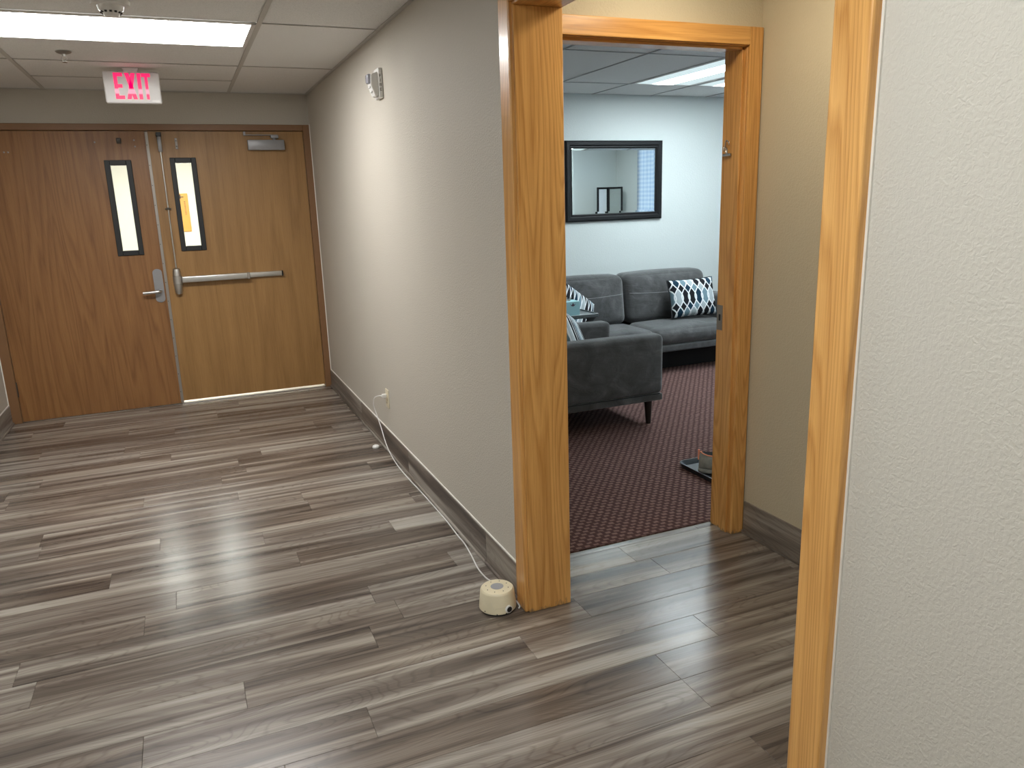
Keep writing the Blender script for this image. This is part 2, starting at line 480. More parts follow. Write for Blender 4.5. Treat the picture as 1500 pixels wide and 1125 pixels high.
def rbox(x0, x1, y0, y1, z0, z1, r, puff=(0, 0, 0), nseg=4, inner=7):
    """soft rounded box whose faces can swell by puff (per axis)"""
    c = Vector(((x0 + x1) / 2, (y0 + y1) / 2, (z0 + z1) / 2))
    h = Vector(((x1 - x0) / 2, (y1 - y0) / 2, (z1 - z0) / 2))
    r = min(r, h.x * 0.98, h.y * 0.98, h.z * 0.98)
    def ticks(hh):
        lo = [-hh + r * (1 - math.cos(k / nseg * math.pi / 2)) for k in range(nseg)]
        mid = [-(hh - r) + 2 * (hh - r) * k / inner for k in range(inner + 1)]
        return lo + mid + [-t for t in lo[::-1]]
    T = [ticks(h.x), ticks(h.y), ticks(h.z)]
    bm = bmesh.new()
    cache = {}
    def vert(p):
        key = (round(p[0], 6), round(p[1], 6), round(p[2], 6))
        if key in cache: return cache[key]
        v = Vector(p)
        q = Vector([max(-(h[i] - r), min(h[i] - r, v[i])) for i in range(3)])
        d = v - q
        if d.length > 1e-9:
            v = q + d.normalized() * r
        n = [p[i] / h[i] for i in range(3)]
        for i in range(3):
            j, k = (i + 1) % 3, (i + 2) % 3
            w = max(0, 1 - n[j] ** 2) * max(0, 1 - n[k] ** 2)
            v[i] += puff[i] * w * n[i]
        cache[key] = bm.verts.new(c + v)
        return cache[key]
    for i in range(3):
        j, k = (i + 1) % 3, (i + 2) % 3
        for s in (-1, 1):
            for a in range(len(T[j]) - 1):
                for b in range(len(T[k]) - 1):
                    quad = []
                    for (da, db) in ((0, 0), (1, 0), (1, 1), (0, 1)):
                        p = [0, 0, 0]
                        p[i] = s * h[i]; p[j] = T[j][a + da]; p[k] = T[k][b + db]
                        quad.append(vert(p))
                    if s < 0: quad.reverse()
                    if len(set(quad)) >= 3:
                        try: bm.faces.new(list(dict.fromkeys(quad)))
                        except ValueError: pass
    return bm

WL = {}
def obj(name, bm, mat, parent=None, smooth=False, origin=None, **props):
    """link one mesh object whose origin is at the base of its shape"""
    bm.normal_update()
    if origin is None:
        xs = [v.co for v in bm.verts]
        mn = Vector([min(v[i] for v in xs) for i in range(3)])
        mx = Vector([max(v[i] for v in xs) for i in range(3)])
        origin = Vector(((mn.x + mx.x) / 2, (mn.y + mx.y) / 2, mn.z))
    origin = Vector(origin)
    bm.transform(Matrix.Translation(-origin))
    me = bpy.data.meshes.new(name)
    bm.to_mesh(me); bm.free()
    if smooth:
        me.polygons.foreach_set('use_smooth', [True] * len(me.polygons))
        if smooth != 'all':
            me.set_sharp_from_angle(angle=math.radians(38))
    me.materials.append(mat)
    o = bpy.data.objects.new(name, me)
    COL.objects.link(o)
    WL[o.name] = origin
    if parent is not None:
        o.parent = parent
        o.location = origin - WL[parent.name]
    else:
        o.location = origin
    for k, v in props.items(): o[k] = v
    return o

def thing(name, loc, label=None, cat=None, group=None, kind=None):
    o = bpy.data.objects.new(name, None)
    o.empty_display_size = 0.05
    COL.objects.link(o)
    o.location = loc
    WL[o.name] = Vector(loc)
    tag(o, label, cat, group, kind)
    return o

def tag(o, label=None, cat=None, group=None, kind=None):
    if label: o['label'] = label
    if cat: o['category'] = cat
    if group: o['group'] = group
    if kind: o['kind'] = kind
    return o

def struct(name, bm, mat, label=None, **kw):
    o = obj(name, bm, mat, **kw)
    return tag(o, label, None, None, 'structure')

# ================================================================== STRUCTURE
# ---- floor of vinyl planks: every plank its own piece
floor = struct('floor', box(XL - 0.1, XA + 0.05, -3.6, YW + 0.05, -0.03, -0.0055), M['subfloor'], 'corridor floor of grey-brown wood-look vinyl planks', origin=(0, 0, -0.03))
PW, PL, Y0 = 0.1524, 1.22, 2.256
seen_joint = {0: 0.015, -1: -0.279, -2: 0.355, 1: 0.467, 2: -0.62, 4: -0.30, 5: -0.19, 6: 0.31, 8: 0.19, 9: -0.26, 10: -0.77,
              11: 0.435, 12: 0.12, 13: 0.87, 14: 0.05, 17: 0.307, 19: -0.404, 21: -1.0, 22: -0.2, 23: -0.5, -4: 1.31}
plank_cache = {}
def plank_mesh(w, d):
    key = (round(w, 3), round(d, 3))
    if key not in plank_cache:
        b = bmesh.new()
        c = 0.0009
        lo = [b.verts.new((sx * w / 2, sy * d / 2, 0)) for sx, sy in ((-1, -1), (1, -1), (1, 1), (-1, 1))]
        md = [b.verts.new((sx * w / 2, sy * d / 2, 0.0044)) for sx, sy in ((-1, -1), (1, -1), (1, 1), (-1, 1))]
        hi = [b.verts.new((sx * (w / 2 - c), sy * (d / 2 - c), 0.005)) for sx, sy in ((-1, -1), (1, -1), (1, 1), (-1, 1))]
        for i in range(4):
            j = (i + 1) % 4
            b.faces.new((lo[i], lo[j], md[j], md[i])); b.faces.new((md[i], md[j], hi[j], hi[i]))
        b.faces.new(hi); b.faces.new(lo[::-1])
        me = bpy.data.meshes.new('plank')
        b.to_mesh(me); b.free()
        me.materials.append(M['vinyl'])
        plank_cache[key] = me
    return plank_cache[key]
def lay(x0, x1, y0, y1):
    w, d = x1 - x0 - 0.0008, y1 - y0 - 0.0008
    if w < 0.01 or d < 0.01: return
    o = bpy.data.objects.new('plank', plank_mesh(w, d))
    COL.objects.link(o)
    o.parent = floor
    o.location = Vector(((x0 + x1) / 2, (y0 + y1) / 2, -0.005)) - WL[floor.name]
for k in range(-9, 28):
    y0 = Y0 + PW * k
    y1 = min(y0 + PW, YW + 0.03)
    if y1 - y0 < 0.02: continue
    if y0 > YP + 0.05: xr = XW                 # corridor only, the wall stands on the right
    elif y0 + PW > YN: xr = XA
    else: xr = XW
    j = seen_joint.get(k, random.uniform(-1.2, 0.0))
    s = j - PL * math.ceil((j - XL) / PL)
    while s < xr:
        lay(max(s, XL), min(s + PL, xr), y0, y1)
        s += PL
# doorway strip in the alcove, up to the carpet
for k, j in ((2, 1.62), (3, 2.05)):
    y0 = Y0 + PW * k; y1 = min(y0 + PW, 2.757)
    if k == 3: y0, y1 = Y0 + PW * 3, 2.757
    lay(XV, min(j, XA), y0, y1); lay(j, XA if y0 < YA else XJ + 0.004, y0, y1)
# planks behind the camera (two rows wide boards only, nothing of them in view)
for k in range(-37, -9):
    lay(XL, XW, Y0 + PW * k, Y0 + PW * (k + 1))

carpet = struct('floor', box(XV, XR, 2.757, YM, -0.03, 0.004), M['carpet'], 'burgundy woven lounge carpet', origin=(0, 0, 0))
far_floor = struct('floor', box(-3, 3, YW + 0.05, 10.2, -0.03, -0.002), M['far_paint'], 'floor of the passage behind the double doors')
threshold = obj('trim_5', box(-0.135, 0.985, YW + 0.005, YW + 0.14, -0.002, 0.006, 0.002), M['alu'])
tag(threshold, 'pale metal threshold strip under the right double door leaf', None, None, 'structure')

# ---- walls
H = 2.5
b = bm_new()
add_box(b, XW, XV, YP + 0.012, YW + 0.12, 0, H)
add_box(b, XW, XV, -3.6, YN - 0.012, 0, H)
add_box(b, XW, XV, YN - 0.012, YP + 0.012, ZO + 0.012, H)
struct('wall_right', b, M['hall_paint'], 'greige textured wall on the right of the corridor')
struct('wall_left', box(XL - 0.12, XL - 0.012, -3.6, YW + 0.12, 0, H), M['hall_paint'], 'greige wall on the left of the corridor')
struct('wall_end', box(XL - 0.012, XW, YW, YW + 0.12, 2.125, H), M['hall_paint'], 'wall strip above the double doors')
struct('wall_back', box(XL - 0.12, XV, -3.72, -3.6, 0, H), M['hall_paint'], 'wall behind the viewer')
# alcove
struct('wall_alcove_right', box(XA, XA + 0.1, YN - 0.2, YA + 0.07, 0, H), M['alcove_paint'], 'tan side wall of the alcove')
struct('wall_alcove_near', box(XV, XA, YN - 0.2, YN - 0.1, 0, H), M['alcove_paint'], 'near wall of the alcove')
b = bm_new()
add_box(b, XJ + 0.02, XA, YA, YA + 0.07, 0, H)
add_box(b, XV, XJ + 0.02, YA, YA + 0.07, 2.09, H)
struct('wall_alcove_back', b, M['alcove_paint'], 'tan wall over the lounge doorway')
# lounge
b = bm_new()
add_box(b, XJ + 0.02, XR + 0.1, YA + 0.07, YR, 0, H)
add_box(b, XV, XJ + 0.02, YA + 0.07, YR, 2.09, H)
struct('wall_lounge_near', b, M['room_paint'], 'pale lounge wall on both sides of its doorway')
struct('wall_lounge_far', box(XV, XR + 0.1, YM, YM + 0.1, 0, H), M['room_paint'], 'pale blue-grey lounge wall behind the sofa')
b = bm_new()
WY0, WY1, WZ0, WZ1 = 3.33, 5.35, 0.75, 2.2
add_box(b, XR, XR + 0.12, YR, WY0, 0, H)
add_box(b, XR, XR + 0.12, WY1, YM, 0, H)
add_box(b, XR, XR + 0.12, WY0, WY1, 0, WZ0)
add_box(b, XR, XR + 0.12, WY0, WY1, WZ1, H)
struct('wall_lounge_right', b, M['room_paint'], 'pale lounge wall with the window')
# passage behind the doors
struct('wall_far', box(-3.0, 3.0, 10.0, 10.1, 0, H), M['far_paint'], 'cream wall seen through the door windows')
b = bm_new()
add_box(b, -3.1, -3.0, YW + 0.12, 10.1, 0, H); add_box(b, 3.0, 3.1, YW + 0.12, 10.1, 0, H)
add_box(b, -3.0, XL - 0.12, YW + 0.12, YW + 0.2, 0, H); add_box(b, XV, 3.0, YW + 0.12, YW + 0.2, 0, H)
struct('wall_far_side', b, M['far_paint'], 'cream side walls of the passage')
struct('ceiling', box(-3, 3, YW + 0.12, 10.1, ZC, ZC + 0.05), M['tile'], 'ceiling of the passage behind the doors')

# ---- corridor ceiling: tiles on a tee grid
ceil = struct('ceiling', box(XL - 0.12, XW, -3.6, YW, ZC + 0.06, ZC + 0.1), M['plenum'], 'suspended corridor ceiling of mineral tiles', origin=(0, 0, ZC))
XG1, XG2 = 0.466, -0.754
LINES = [5.910 - 0.61 * k for k in range(16)]
def tile_into(parent, x0, x1, y0, y1, z, mat):
    g = 0.004
    o = obj('ceiling_tile', box(x0 + g, x1 - g, y0 + g, y1 - g, z + 0.001, z + 0.016, 0.0015), mat, parent)
ys = [YW] + LINES
FIX_Y = []
for i in range(len(ys) - 1):
    y1, y0 = ys[i], ys[i + 1]
    lit = i in (3, 9, 15)
    if lit:
        FIX_Y.append((y0, y1))
    elif y0 > -1.5:
        tile_into(ceil, XG2, XG1, y0, y1, ZC + 0.002, M['tile'])
    else:
        tile_into(ceil, XG2, XG1, y0, y1, ZC + 0.002, M['tile'])
side = [YW, LINES[1], LINES[3], LINES[5], LINES[7], LINES[9], LINES[11], LINES[13], LINES[15]]
for i in range(len(side) - 1):
    tile_into(ceil, XG1, XW, side[i + 1], side[i], ZC + 0.002, M['tile'])
    tile_into(ceil, XL, XG2, side[i + 1], side[i], ZC + 0.002, M['tile'])
for x in (XG1, XG2):
    obj('tee_bar', add_box(box(x - 0.012, x + 0.012, -3.6, YW, ZC - 0.0015, ZC + 0.001), x - 0.003, x + 0.003, -3.6, YW, ZC, ZC + 0.03), M['tee'], ceil)
for y in LINES:
    obj('tee_bar', box(XG2 + 0.012, XG1 - 0.012, y - 0.006, y + 0.006, ZC - 0.001, ZC + 0.001), M['tee'], ceil)
for y in side[1:]:
    obj('tee_bar', box(XG1 + 0.012, XW, y - 0.006, y + 0.006, ZC - 0.001, ZC + 0.001), M['tee'], ceil)
    obj('tee_bar', box(XL, XG2 - 0.012, y - 0.006, y + 0.006, ZC - 0.001, ZC + 0.001), M['tee'], ceil)
obj('wall_angle', box(XW - 0.02, XW, -3.6, YW, ZC - 0.002, ZC + 0.001), M['tee'], ceil)
obj('wall_angle', box(XL, XW, YW - 0.02, YW, ZC - 0.002, ZC + 0.001), M['tee'], ceil)
struct('ceiling', box(XV, XA + 0.1, YN - 0.2, YA, ZC, ZC + 0.05), M['hall_paint'], 'plain alcove ceiling')

# ---- lounge ceiling
rc = struct('ceiling', box(XV, XR, YR, YM, ZR + 0.06, ZR + 0.1), M['plenum'], 'suspended lounge ceiling of mineral tiles', origin=(3, 5, ZR))
RX = [XV] + [3.507 + 0.61 * k for k in range(-3, 4)] + [XR]
RY = [YR, 3.27, 4.49, 5.71, YM]
ROOM_FIX = []
for i in range(len(RX) - 1):
    for j in range(len(RY) - 2, -1, -1):
        if (i in (4, 5) and j == 2) or (i == 5 and j == 1):  # the nearer panel is unseen, added to brighten the lounge's near walls
            ROOM_FIX.append((RX[i], RX[i + 1], RY[j], RY[j + 1])); continue
        if RX[i + 1] - RX[i] > 0.05:
            tile_into(rc, RX[i], RX[i + 1], RY[j], RY[j + 1], ZR + 0.002, M['tile_room'])
for x in RX[1:-1]:
    obj('tee_bar', box(x - 0.008, x + 0.008, YR, YM, ZR - 0.001, ZR + 0.001), M['tee_room'], rc)
for y in RY[1:-1]:
    for i in range(len(RX) - 1):
        obj('tee_bar', box(RX[i] + 0.008, RX[i + 1] - 0.008, y - 0.006, y + 0.006, ZR - 0.001, ZR + 0.001), M['tee_room'], rc)

# ---- cased opening (oak)
t1 = thing('trim_1', (XW, YP, 0), 'wide honey oak cased opening between corridor and alcove', None, None, 'structure')
obj('jamb', box(XW - 0.008, XV + 0.008, YP, YP + 0.018, 0, ZO, 0.002), M['oak_z'], t1)
obj('jamb', box(XW - 0.008, XV + 0.008, YN - 0.018, YN, 0, ZO, 0.002), M['oak_z'], t1)
obj('head_jamb', box(XW - 0.008, XV + 0.008, YN - 0.018, YP + 0.018, ZO, ZO + 0.018, 0.002), M['oak_y'], t1)
for xa, xb in ((XW - 0.022, XW), (XV, XV + 0.014)):
    obj('side_casing', box(xa, xb, YP + 0.010, YP + 0.092, 0, ZO + 0.092, 0.004, 2), M['oak_z'], t1)
    obj('side_casing', box(xa, xb, YN - 0.085, YN - 0.003, 0, ZO + 0.092, 0.004, 2), M['oak_z'], t1)
    obj('head_casing', box(xa, xb, YN - 0.003, YP + 0.010, ZO + 0.010, ZO + 0.092, 0.004, 2), M['oak_y'], t1)
obj('caulk', box(XW - 0.004, XW, YN - 0.090, YN - 0.085, 0, ZO + 0.09), M['caulk_tan'], t1)

# ---- lounge doorway
t2 = thing('trim_2', (XJ, YA, 0), 'honey oak door frame of the lounge doorway', None, None, 'structure')
JT = 2.070
obj('jamb', box(XJ, XJ + 0.020, YA - 0.004, YR, 0, JT, 0.0015), M['oak_z'], t2)
obj('jamb', box(XV + 0.002, XV + 0.022, YA - 0.004, YR, 0, JT, 0.0015), M['oak_z'], t2)
obj('head_jamb', box(XV + 0.002, XJ + 0.020, YA - 0.004, YR, JT, JT + 0.020, 0.0015), M['oak_x'], t2)
obj('door_stop', box(XJ - 0.010, XJ, YA + 0.012, YA + 0.048, 0, JT - 0.010, 0.0015), M['oak_z'], t2)
obj('door_stop', box(XV + 0.022, XJ - 0.010, YA + 0.012, YA + 0.048, JT - 0.010, JT, 0.0015), M['oak_x'], t2)
obj('side_casing', box(XJ + 0.003, XJ + 0.066, YA - 0.018, YA, 0, JT + 0.070, 0.003, 2), M['oak_z'], t2)
obj('head_casing', box(XV + 0.016, XJ + 0.003, YA - 0.018, YA, JT + 0.003, JT + 0.070, 0.003, 2), M['oak_x'], t2)
sp_ = obj('strike_plate', box(XJ - 0.0015, XJ, YR - 0.040, YR - 0.002, 0.925, 1.035), M['alu_dull'], t2, label='dull metal strike plate')
obj('latch_hole', box(XJ - 0.0022, XJ - 0.0014, YR - 0.028, YR - 0.016, 0.967, 0.995), M['dark_plastic'], sp_)

# ---- double-door frame
t3 = thing('trim_3', (0, YD, 0), 'brown frame around the double doors', None, None, 'structure')
LX0, LXM, LX1, DT = -1.245, -0.140, 0.990, 2.083
obj('side_frame', box(XL - 0.010, LX0 - 0.003, YD, YD + 0.12, 0, 2.133, 0.003), M['frame_brown'], t3)
obj('side_frame', box(LX1 + 0.003, XW - 0.001, YD, YD + 0.12, 0, 2.133, 0.003), M['frame_brown'], t3)
obj('head_frame', box(LX0 - 0.003, LX1 + 0.003, YD, YD + 0.12, DT + 0.004, 2.133, 0.003), M['frame_brown'], t3)
obj('frame_stop', box(LX0 - 0.003, LX1 + 0.003, YD + 0.075, YD + 0.11, DT - 0.012, DT + 0.004), M['frame_brown'], t3)
obj('caulk', box(XW - 0.005, XW, YD - 0.004, YD, 0.15, 2.137), M['caulk'], t3)
obj('caulk', box(XL - 0.012, XL - 0.006, YD - 0.004, YD, 0.0, 2.137), M['caulk'], t3)
obj('caulk', box(XL, XW, YD - 0.003, YD, 2.133, 2.138), M['hall_paint'], t3)

# ---- door leaves
LY0, LY1 = YD + 0.020, YD + 0.065
def leaf_slab(x0, x1, z0, z1, wx0, wx1, wz0, wz1):
    b = bm_new()
    for a in ((x0, wx0, z0, z1), (wx1, x1, z0, z1), (wx0, wx1, z0, wz0), (wx0, wx1, wz1, z1)):
        add_box(b, a[0], a[1], LY0, LY1, a[2], a[3])
    bmesh.ops.remove_doubles(b, verts=b.verts[:], dist=1e-5)
    return b
def vision_frame(parent, x0, x1, z0, z1, w):
    b = bm_new()
    for ya, yb in ((LY0 - 0.010, LY0 + 0.004), (LY1 - 0.004, LY1 + 0.010)):
        for a in ((x0, x0 + w, z0, z1), (x1 - w, x1, z0, z1), (x0 + w, x1 - w, z0, z0 + w), (x0 + w, x1 - w, z1 - w, z1)):
            add_box(b, a[0], a[1], ya, yb, a[2], a[3], 0.003)
    f = obj('window_frame', b, M['black_frame'], parent, label='black metal window frame')
    obj('pane', box(x0 + w * 0.6, x1 - w * 0.6, LY0 + 0.018, LY0 + 0.024, z0 + w * 0.6, z1 - w * 0.6), M['glass'], f)
    return f
WLX = (-0.446, -0.266); WLZ = (1.187, 1.880)
WRX = (-0.004, 0.180); WRZ = (1.200, 1.893)
door1 = obj('door_1', leaf_slab(LX0, LXM - 0.004, 0.006, DT, WLX[0] + 0.03, WLX[1] - 0.03, WLZ[0] + 0.03, WLZ[1] - 0.03), M['door_red'])
tag(door1, 'left leaf of the double doors, reddish oak veneer with lever handle', None, None, 'structure')
door2 = obj('door_2', leaf_slab(LXM + 0.004, LX1, 0.024, DT, WRX[0] + 0.03, WRX[1] - 0.03, WRZ[0] + 0.03, WRZ[1] - 0.03), M['door_tan'])
tag(door2, 'right leaf of the double doors, tan oak veneer with push bar', None, None, 'structure')
vision_frame(door1, WLX[0], WLX[1], WLZ[0], WLZ[1], 0.036)
vision_frame(door2, WRX[0], WRX[1], WRZ[0], WRZ[1], 0.036)
# astragal with screws
b = box(LXM - 0.012, LXM + 0.009, LY0 - 0.005, LY0, 0.010, DT - 0.004, 0.0015)
ast = obj('astragal', b, M['alu_dull'], door1, label='dull metal strip along the meeting edge')
b = bm_new()
for k in range(14):
    add_lathe(b, [(0.0035, 0), (0.0035, -0.0012), (0.002, -0.0018)], (LXM - 0.005, LY0 - 0.005, 0.10 + k * 0.145), 8, 'y')
obj('screws', b, M['steel_dark'], ast)
# lever plate on the left leaf
lx = LXM - 0.056
b = bm_new()
prof = []
for k in range(9): prof.append((lx + 0.033 * math.cos(math.pi * k / 8), 1.050 + 0.026 * math.sin(math.pi * k / 8)))
for k in range(9): prof.append((lx - 0.033 * math.cos(math.pi * k / 8), 0.846 - 0.026 * math.sin(math.pi * k / 8)))
add_prism(b, prof, LY0 - 0.012, 'y', 0.012)
bmesh.ops.bevel(b, geom=[e for e in b.edges if abs(e.verts[0].co.y - e.verts[1].co.y) < 1e-6 and e.verts[0].co.y < LY0 - 0.01], offset=0.003, segments=2, affect='EDGES')
plate = obj('lever_plate', b, M['closer_grey'], door1, smooth=True, label='grey lever handle plate')
b = bm_new()
add_tube(b, smooth_path([(lx + 0.004, LY0 - 0.012, 0.908), (lx + 0.004, LY0 - 0.048, 0.908), (lx - 0.018, LY0 - 0.060, 0.907), (lx - 0.115, LY0 - 0.056, 0.902)], 6), 0.0125, 10)
obj('lever', b, M['alu'], plate, smooth=True)
# hinges
for z in (0.20, 1.05, 1.86):
    obj('hinge', add_tube(box(LX0 - 0.010, LX0 + 0.004, LY0 - 0.006, LY0 + 0.002, z, z + 0.110), [(LX0 - 0.003, LY0 - 0.008, z), (LX0 - 0.003, LY0 - 0.008, z + 0.11)], 0.007, 8), M['steel_dark'], door1)
# small fittings near the top of the leaves
b = box(-0.345, -0.312, LY0 - 0.020, LY0, 1.995, 2.035, 0.006, 2)
add_lathe(b, [(0.010, 0), (0.010, -0.006), (0.006, -0.009)], (-0.322, LY0 - 0.020, 2.012), 12, 'y')
obj('bumper', b, M['steel_dark'], door1, smooth=True)
for x, z in ((-0.228, 2.02), (-0.226, 1.975), (-0.487, 2.006), (-1.06, 1.94), (-1.035, 1.94)):
    obj('screw', add_lathe(bm_new(), [(0.006, 0), (0.006, -0.003), (0.003, -0.004)], (x, LY0, z), 10, 'y'), M['alu_dull'], door1)
b = box(0.048, 0.066, LY0 - 0.004, LY0, 1.955, 2.035, 0.002)
kp = obj('keeper', b, M['alu_dull'], door2)
obj('screws', add_lathe(add_lathe(bm_new(), [(0.005, 0), (0.004, -0.004)], (0.057, LY0 - 0.004, 1.975), 8, 'y'), [(0.005, 0), (0.004, -0.004)], (0.057, LY0 - 0.004, 2.015), 8, 'y'), M['steel_dark'], kp)
# push bar with vertical rod
px = -0.058
pb = obj('exit_bar', box(px + 0.028, 0.725, LY0 - 0.030, LY0, 0.966, 1.006, 0.006, 2), M['alu'], door2, smooth=True, label='satin aluminium push bar')
obj('push_pad', rbox(px + 0.030, 0.470, LY0 - 0.062, LY0 - 0.028, 0.962, 1.010, 0.008, inner=1), M['alu'], pb, smooth=True)
obj('end_cap', box(0.722, 0.733, LY0 - 0.032, LY0, 0.964, 1.008, 0.003), M['dark_plastic'], pb)
obj('pad_joint', box(0.452, 0.474, LY0 - 0.064, LY0 - 0.026, 0.961, 1.011, 0.003), M['alu_dull'], pb)
b = bm_new()
prof = [(0.018, 0.875), (0.026, 0.885), (0.031, 0.93), (0.031, 0.945)]
add_lathe(b, prof + [(0.031, 0.950)], (px, LY0 - 0.026, 0), 20)
add_lathe(b, [(0.028, 0.950), (0.034, 0.953), (0.034, 1.012), (0.028, 1.016)], (px, LY0 - 0.028, 0), 20)
add_lathe(b, [(0.031, 1.016), (0.031, 1.030), (0.026, 1.068), (0.016, 1.076)], (px, LY0 - 0.026, 0), 20)
lc = obj('latch_case', b, M['alu'], door2, smooth=True)
b = bm_new()
add_tube(b, [(px, LY0 - 0.022, 1.07), (px, LY0 - 0.022, 1.955)], 0.0058, 10)
obj('vertical_rod', b, M['alu'], lc, smooth=True)
b = box(px - 0.022, px + 0.022, LY0 - 0.026, LY0, 1.517, 1.526, 0.002)
add_lathe(b, [(0.010, 1.513), (0.010, 1.530)], (px, LY0 - 0.022, 0), 12)
obj('rod_guide', b, M['steel_dark'], lc)
b = box(px - 0.014, px + 0.014, LY0 - 0.036, LY0, 1.935, 2.045, 0.005, 2)
tl = obj('top_latch', b, M['closer_grey'], door2, smooth=True)
obj('latch_bolt', box(px - 0.018, px + 0.018, LY0 - 0.030, LY0 + 0.005, 2.045, 2.075, 0.003), M['dark_plastic'], tl)
# closer
cl = obj('door_closer', box(0.565, 0.838, LY0 - 0.052, LY0, 1.942, 2.018, 0.004, 2), M['closer_grey'], door2, smooth=True, label='silver-grey door closer box')
b = bm_new()
add_box(b, 0.55, 0.79, LY0 - 0.034, LY0 - 0.016, 2.052, 2.058, 0.001)
add_box(b, 0.74, 0.80, LY0 - 0.045, LY0 - 0.005, 2.030, 2.056, 0.006, 2)
add_lathe(b, [(0.012, 2.018), (0.012, 2.034)], (0.765, LY0 - 0.026, 0), 12)
add_box(b, 0.54, 0.556, LY0 - 0.034, LY0 - 0.012, 2.050, 2.080, 0.002)
obj('closer_arm', b, M['closer_grey'], cl, smooth=True)

# ---- baseboards
def baseboard(name, label, x_wall, sgn, cuts, h=0.146, caulk=True):
    root = thing(name, (x_wall, cuts[0], 0), label, None, None, 'structure')
    for a, c in zip(cuts[:-1], cuts[1:]):
        xa, xb = sorted((x_wall, x_wall + sgn * 0.009))
        obj('base_plank', box(xa, xb, a + 0.0006, c - 0.0006, 0.0, h, 0.0012), M['base_wood'], root)
        xa, xb = sorted((x_wall + sgn * 0.009, x_wall + sgn * 0.019))
        obj('shoe_strip', box(xa, xb, a, c, 0.0, 0.016, 0.003), M['base_wood'], root)
    if caulk:
        xa, xb = sorted((x_wall, x_wall + sgn * 0.005))
        obj('caulk', box(xa, xb, cuts[0], cuts[-1], h, h + 0.005), M['caulk'], root)
    return root
baseboard('baseboard_right', 'grey-brown vinyl baseboard along the right corridor wall', XW, -1, [YP + 0.094, 2.83, 4.05, 5.27, YD - 0.002])
baseboard('baseboard_left', 'grey-brown vinyl baseboard on the left corridor wall', XL - 0.012, 1, [-3.5, -1.0, 1.4, 3.8, YD - 0.002])
baseboard('baseboard_near', 'grey-brown vinyl baseboard below the near right wall', XW, -1, [-3.5, -1.2, YN - 0.094])
baseboard('baseboard_alcove', 'dark grey-brown vinyl baseboard in the alcove', XA, -1, [YN - 0.1, 1.52, YA - 0.020], 0.152, False)
# lounge window
w1 = thing('window_1', (XR, (WY0 + WY1) / 2, WZ0), 'lounge window seen in the wall mirror', None, None, 'structure')
b = bm_new()
for a in ((WY0, WY0 + 0.05, WZ0, WZ1), (WY1 - 0.05, WY1, WZ0, WZ1), (WY0, WY1, WZ0, WZ0 + 0.05), (WY0, WY1, WZ1 - 0.05, WZ1), (4.315, 4.365, WZ0, WZ1)):
    add_box(b, XR + 0.03, XR + 0.08, a[0], a[1], a[2], a[3])
fr = obj('window_frame', b, M['white_plastic'], w1)
obj('pane', box(XR + 0.052, XR + 0.058, WY0 + 0.05, 4.315, WZ0 + 0.05, WZ1 - 0.05), M['glass'], fr)
obj('pane', box(XR + 0.052, XR + 0.058, 4.365, WY1 - 0.05, WZ0 + 0.05, WZ1 - 0.05), M['glass'], fr)
obj('window_sill', box(XR - 0.04, XR + 0.03, WY0 - 0.04, WY1 + 0.04, WZ0 - 0.03, WZ0, 0.004), M['white_plastic'], w1)
b = bm_new()
n = 60
cols = []
for k in range(n + 1):
    y = WY0 + 0.02 + (WY1 - WY0 - 0.04) * k / n
    x = XR - 0.030 + 0.012 * math.sin(k * 1.3)
    cols.append((b.verts.new((x, y, WZ0 + 0.02)), b.verts.new((x, y, WZ1 + 0.03))))
for k in range(n):
    b.faces.new((cols[k][0], cols[k + 1][0], cols[k + 1][1], cols[k][1]))
cu = thing('curtain', (XR - 0.03, (WY0 + WY1) / 2, WZ0), 'sheer pale blue checked curtain over the lounge window', 'curtain')
obj('curtain_panel', b, M['sheer'], cu, smooth='all')
obj('curtain_rod', add_tube(bm_new(), [(XR - 0.03, WY0 - 0.05, WZ1 + 0.032), (XR - 0.03, WY1 + 0.05, WZ1 + 0.032)], 0.007, 8), M['white_plastic'], cu)

# ================================================================== LAMPS
def troffer(x0, x1, y0, y1, z, lens, label, lanes=None, group=None):
    t = thing('ceiling_light', ((x0 + x1) / 2, (y0 + y1) / 2, z), label, 'ceiling light', group)
    b = bm_new()
    e = 0.022
    for a in ((x0 + .013, x0 + e + .013, y0 + .008, y1 - .008), (x1 - e - .013, x1 - .013, y0 + .008, y1 - .008), (x0 + .013, x1 - .013, y0 + .008, y0 + e + .008), (x0 + .013, x1 - .013, y1 - e - .008, y1 - .008)):
        add_box(b, *a, z - 0.003, z + 0.012, 0.0015)
    obj('light_frame', b, M['white_plastic'], t)
    if lanes:
        w = x1 - x0
        for xa, xb, mm in ((0.07, 0.33, M['lens_side']), (0.35, 0.65, lens), (0.67, 0.93, M['lens_side'])):
            obj('light_lens', box(x0 + xa * w, x0 + xb * w, y0 + .03, y1 - .03, z + 0.001, z + 0.006), mm, t)
        b = bm_new()
        add_box(b, x0 + .035, x1 - .035, y0 + .03, y1 - .03, z + 0.007, z + 0.012)
        obj('reflector', b, M['white_plastic'], t)
    else:
        obj('light_lens', box(x0 + .035, x1 - .035, y0 + .03, y1 - .03, z + 0.001, z + 0.006), lens, t)
    return t
names = ['glowing ceiling panel in front of the double doors, beside the smoke detector', 'glowing ceiling panel over the near corridor', 'glowing ceiling panel at the back of the corridor']
for i, (a, c) in enumerate(FIX_Y):
    troffer(XG2, XG1, a, c, ZC, M['lens_hall' if i == 0 else 'lens_near'], names[i], None, 'corridor ceiling lights')
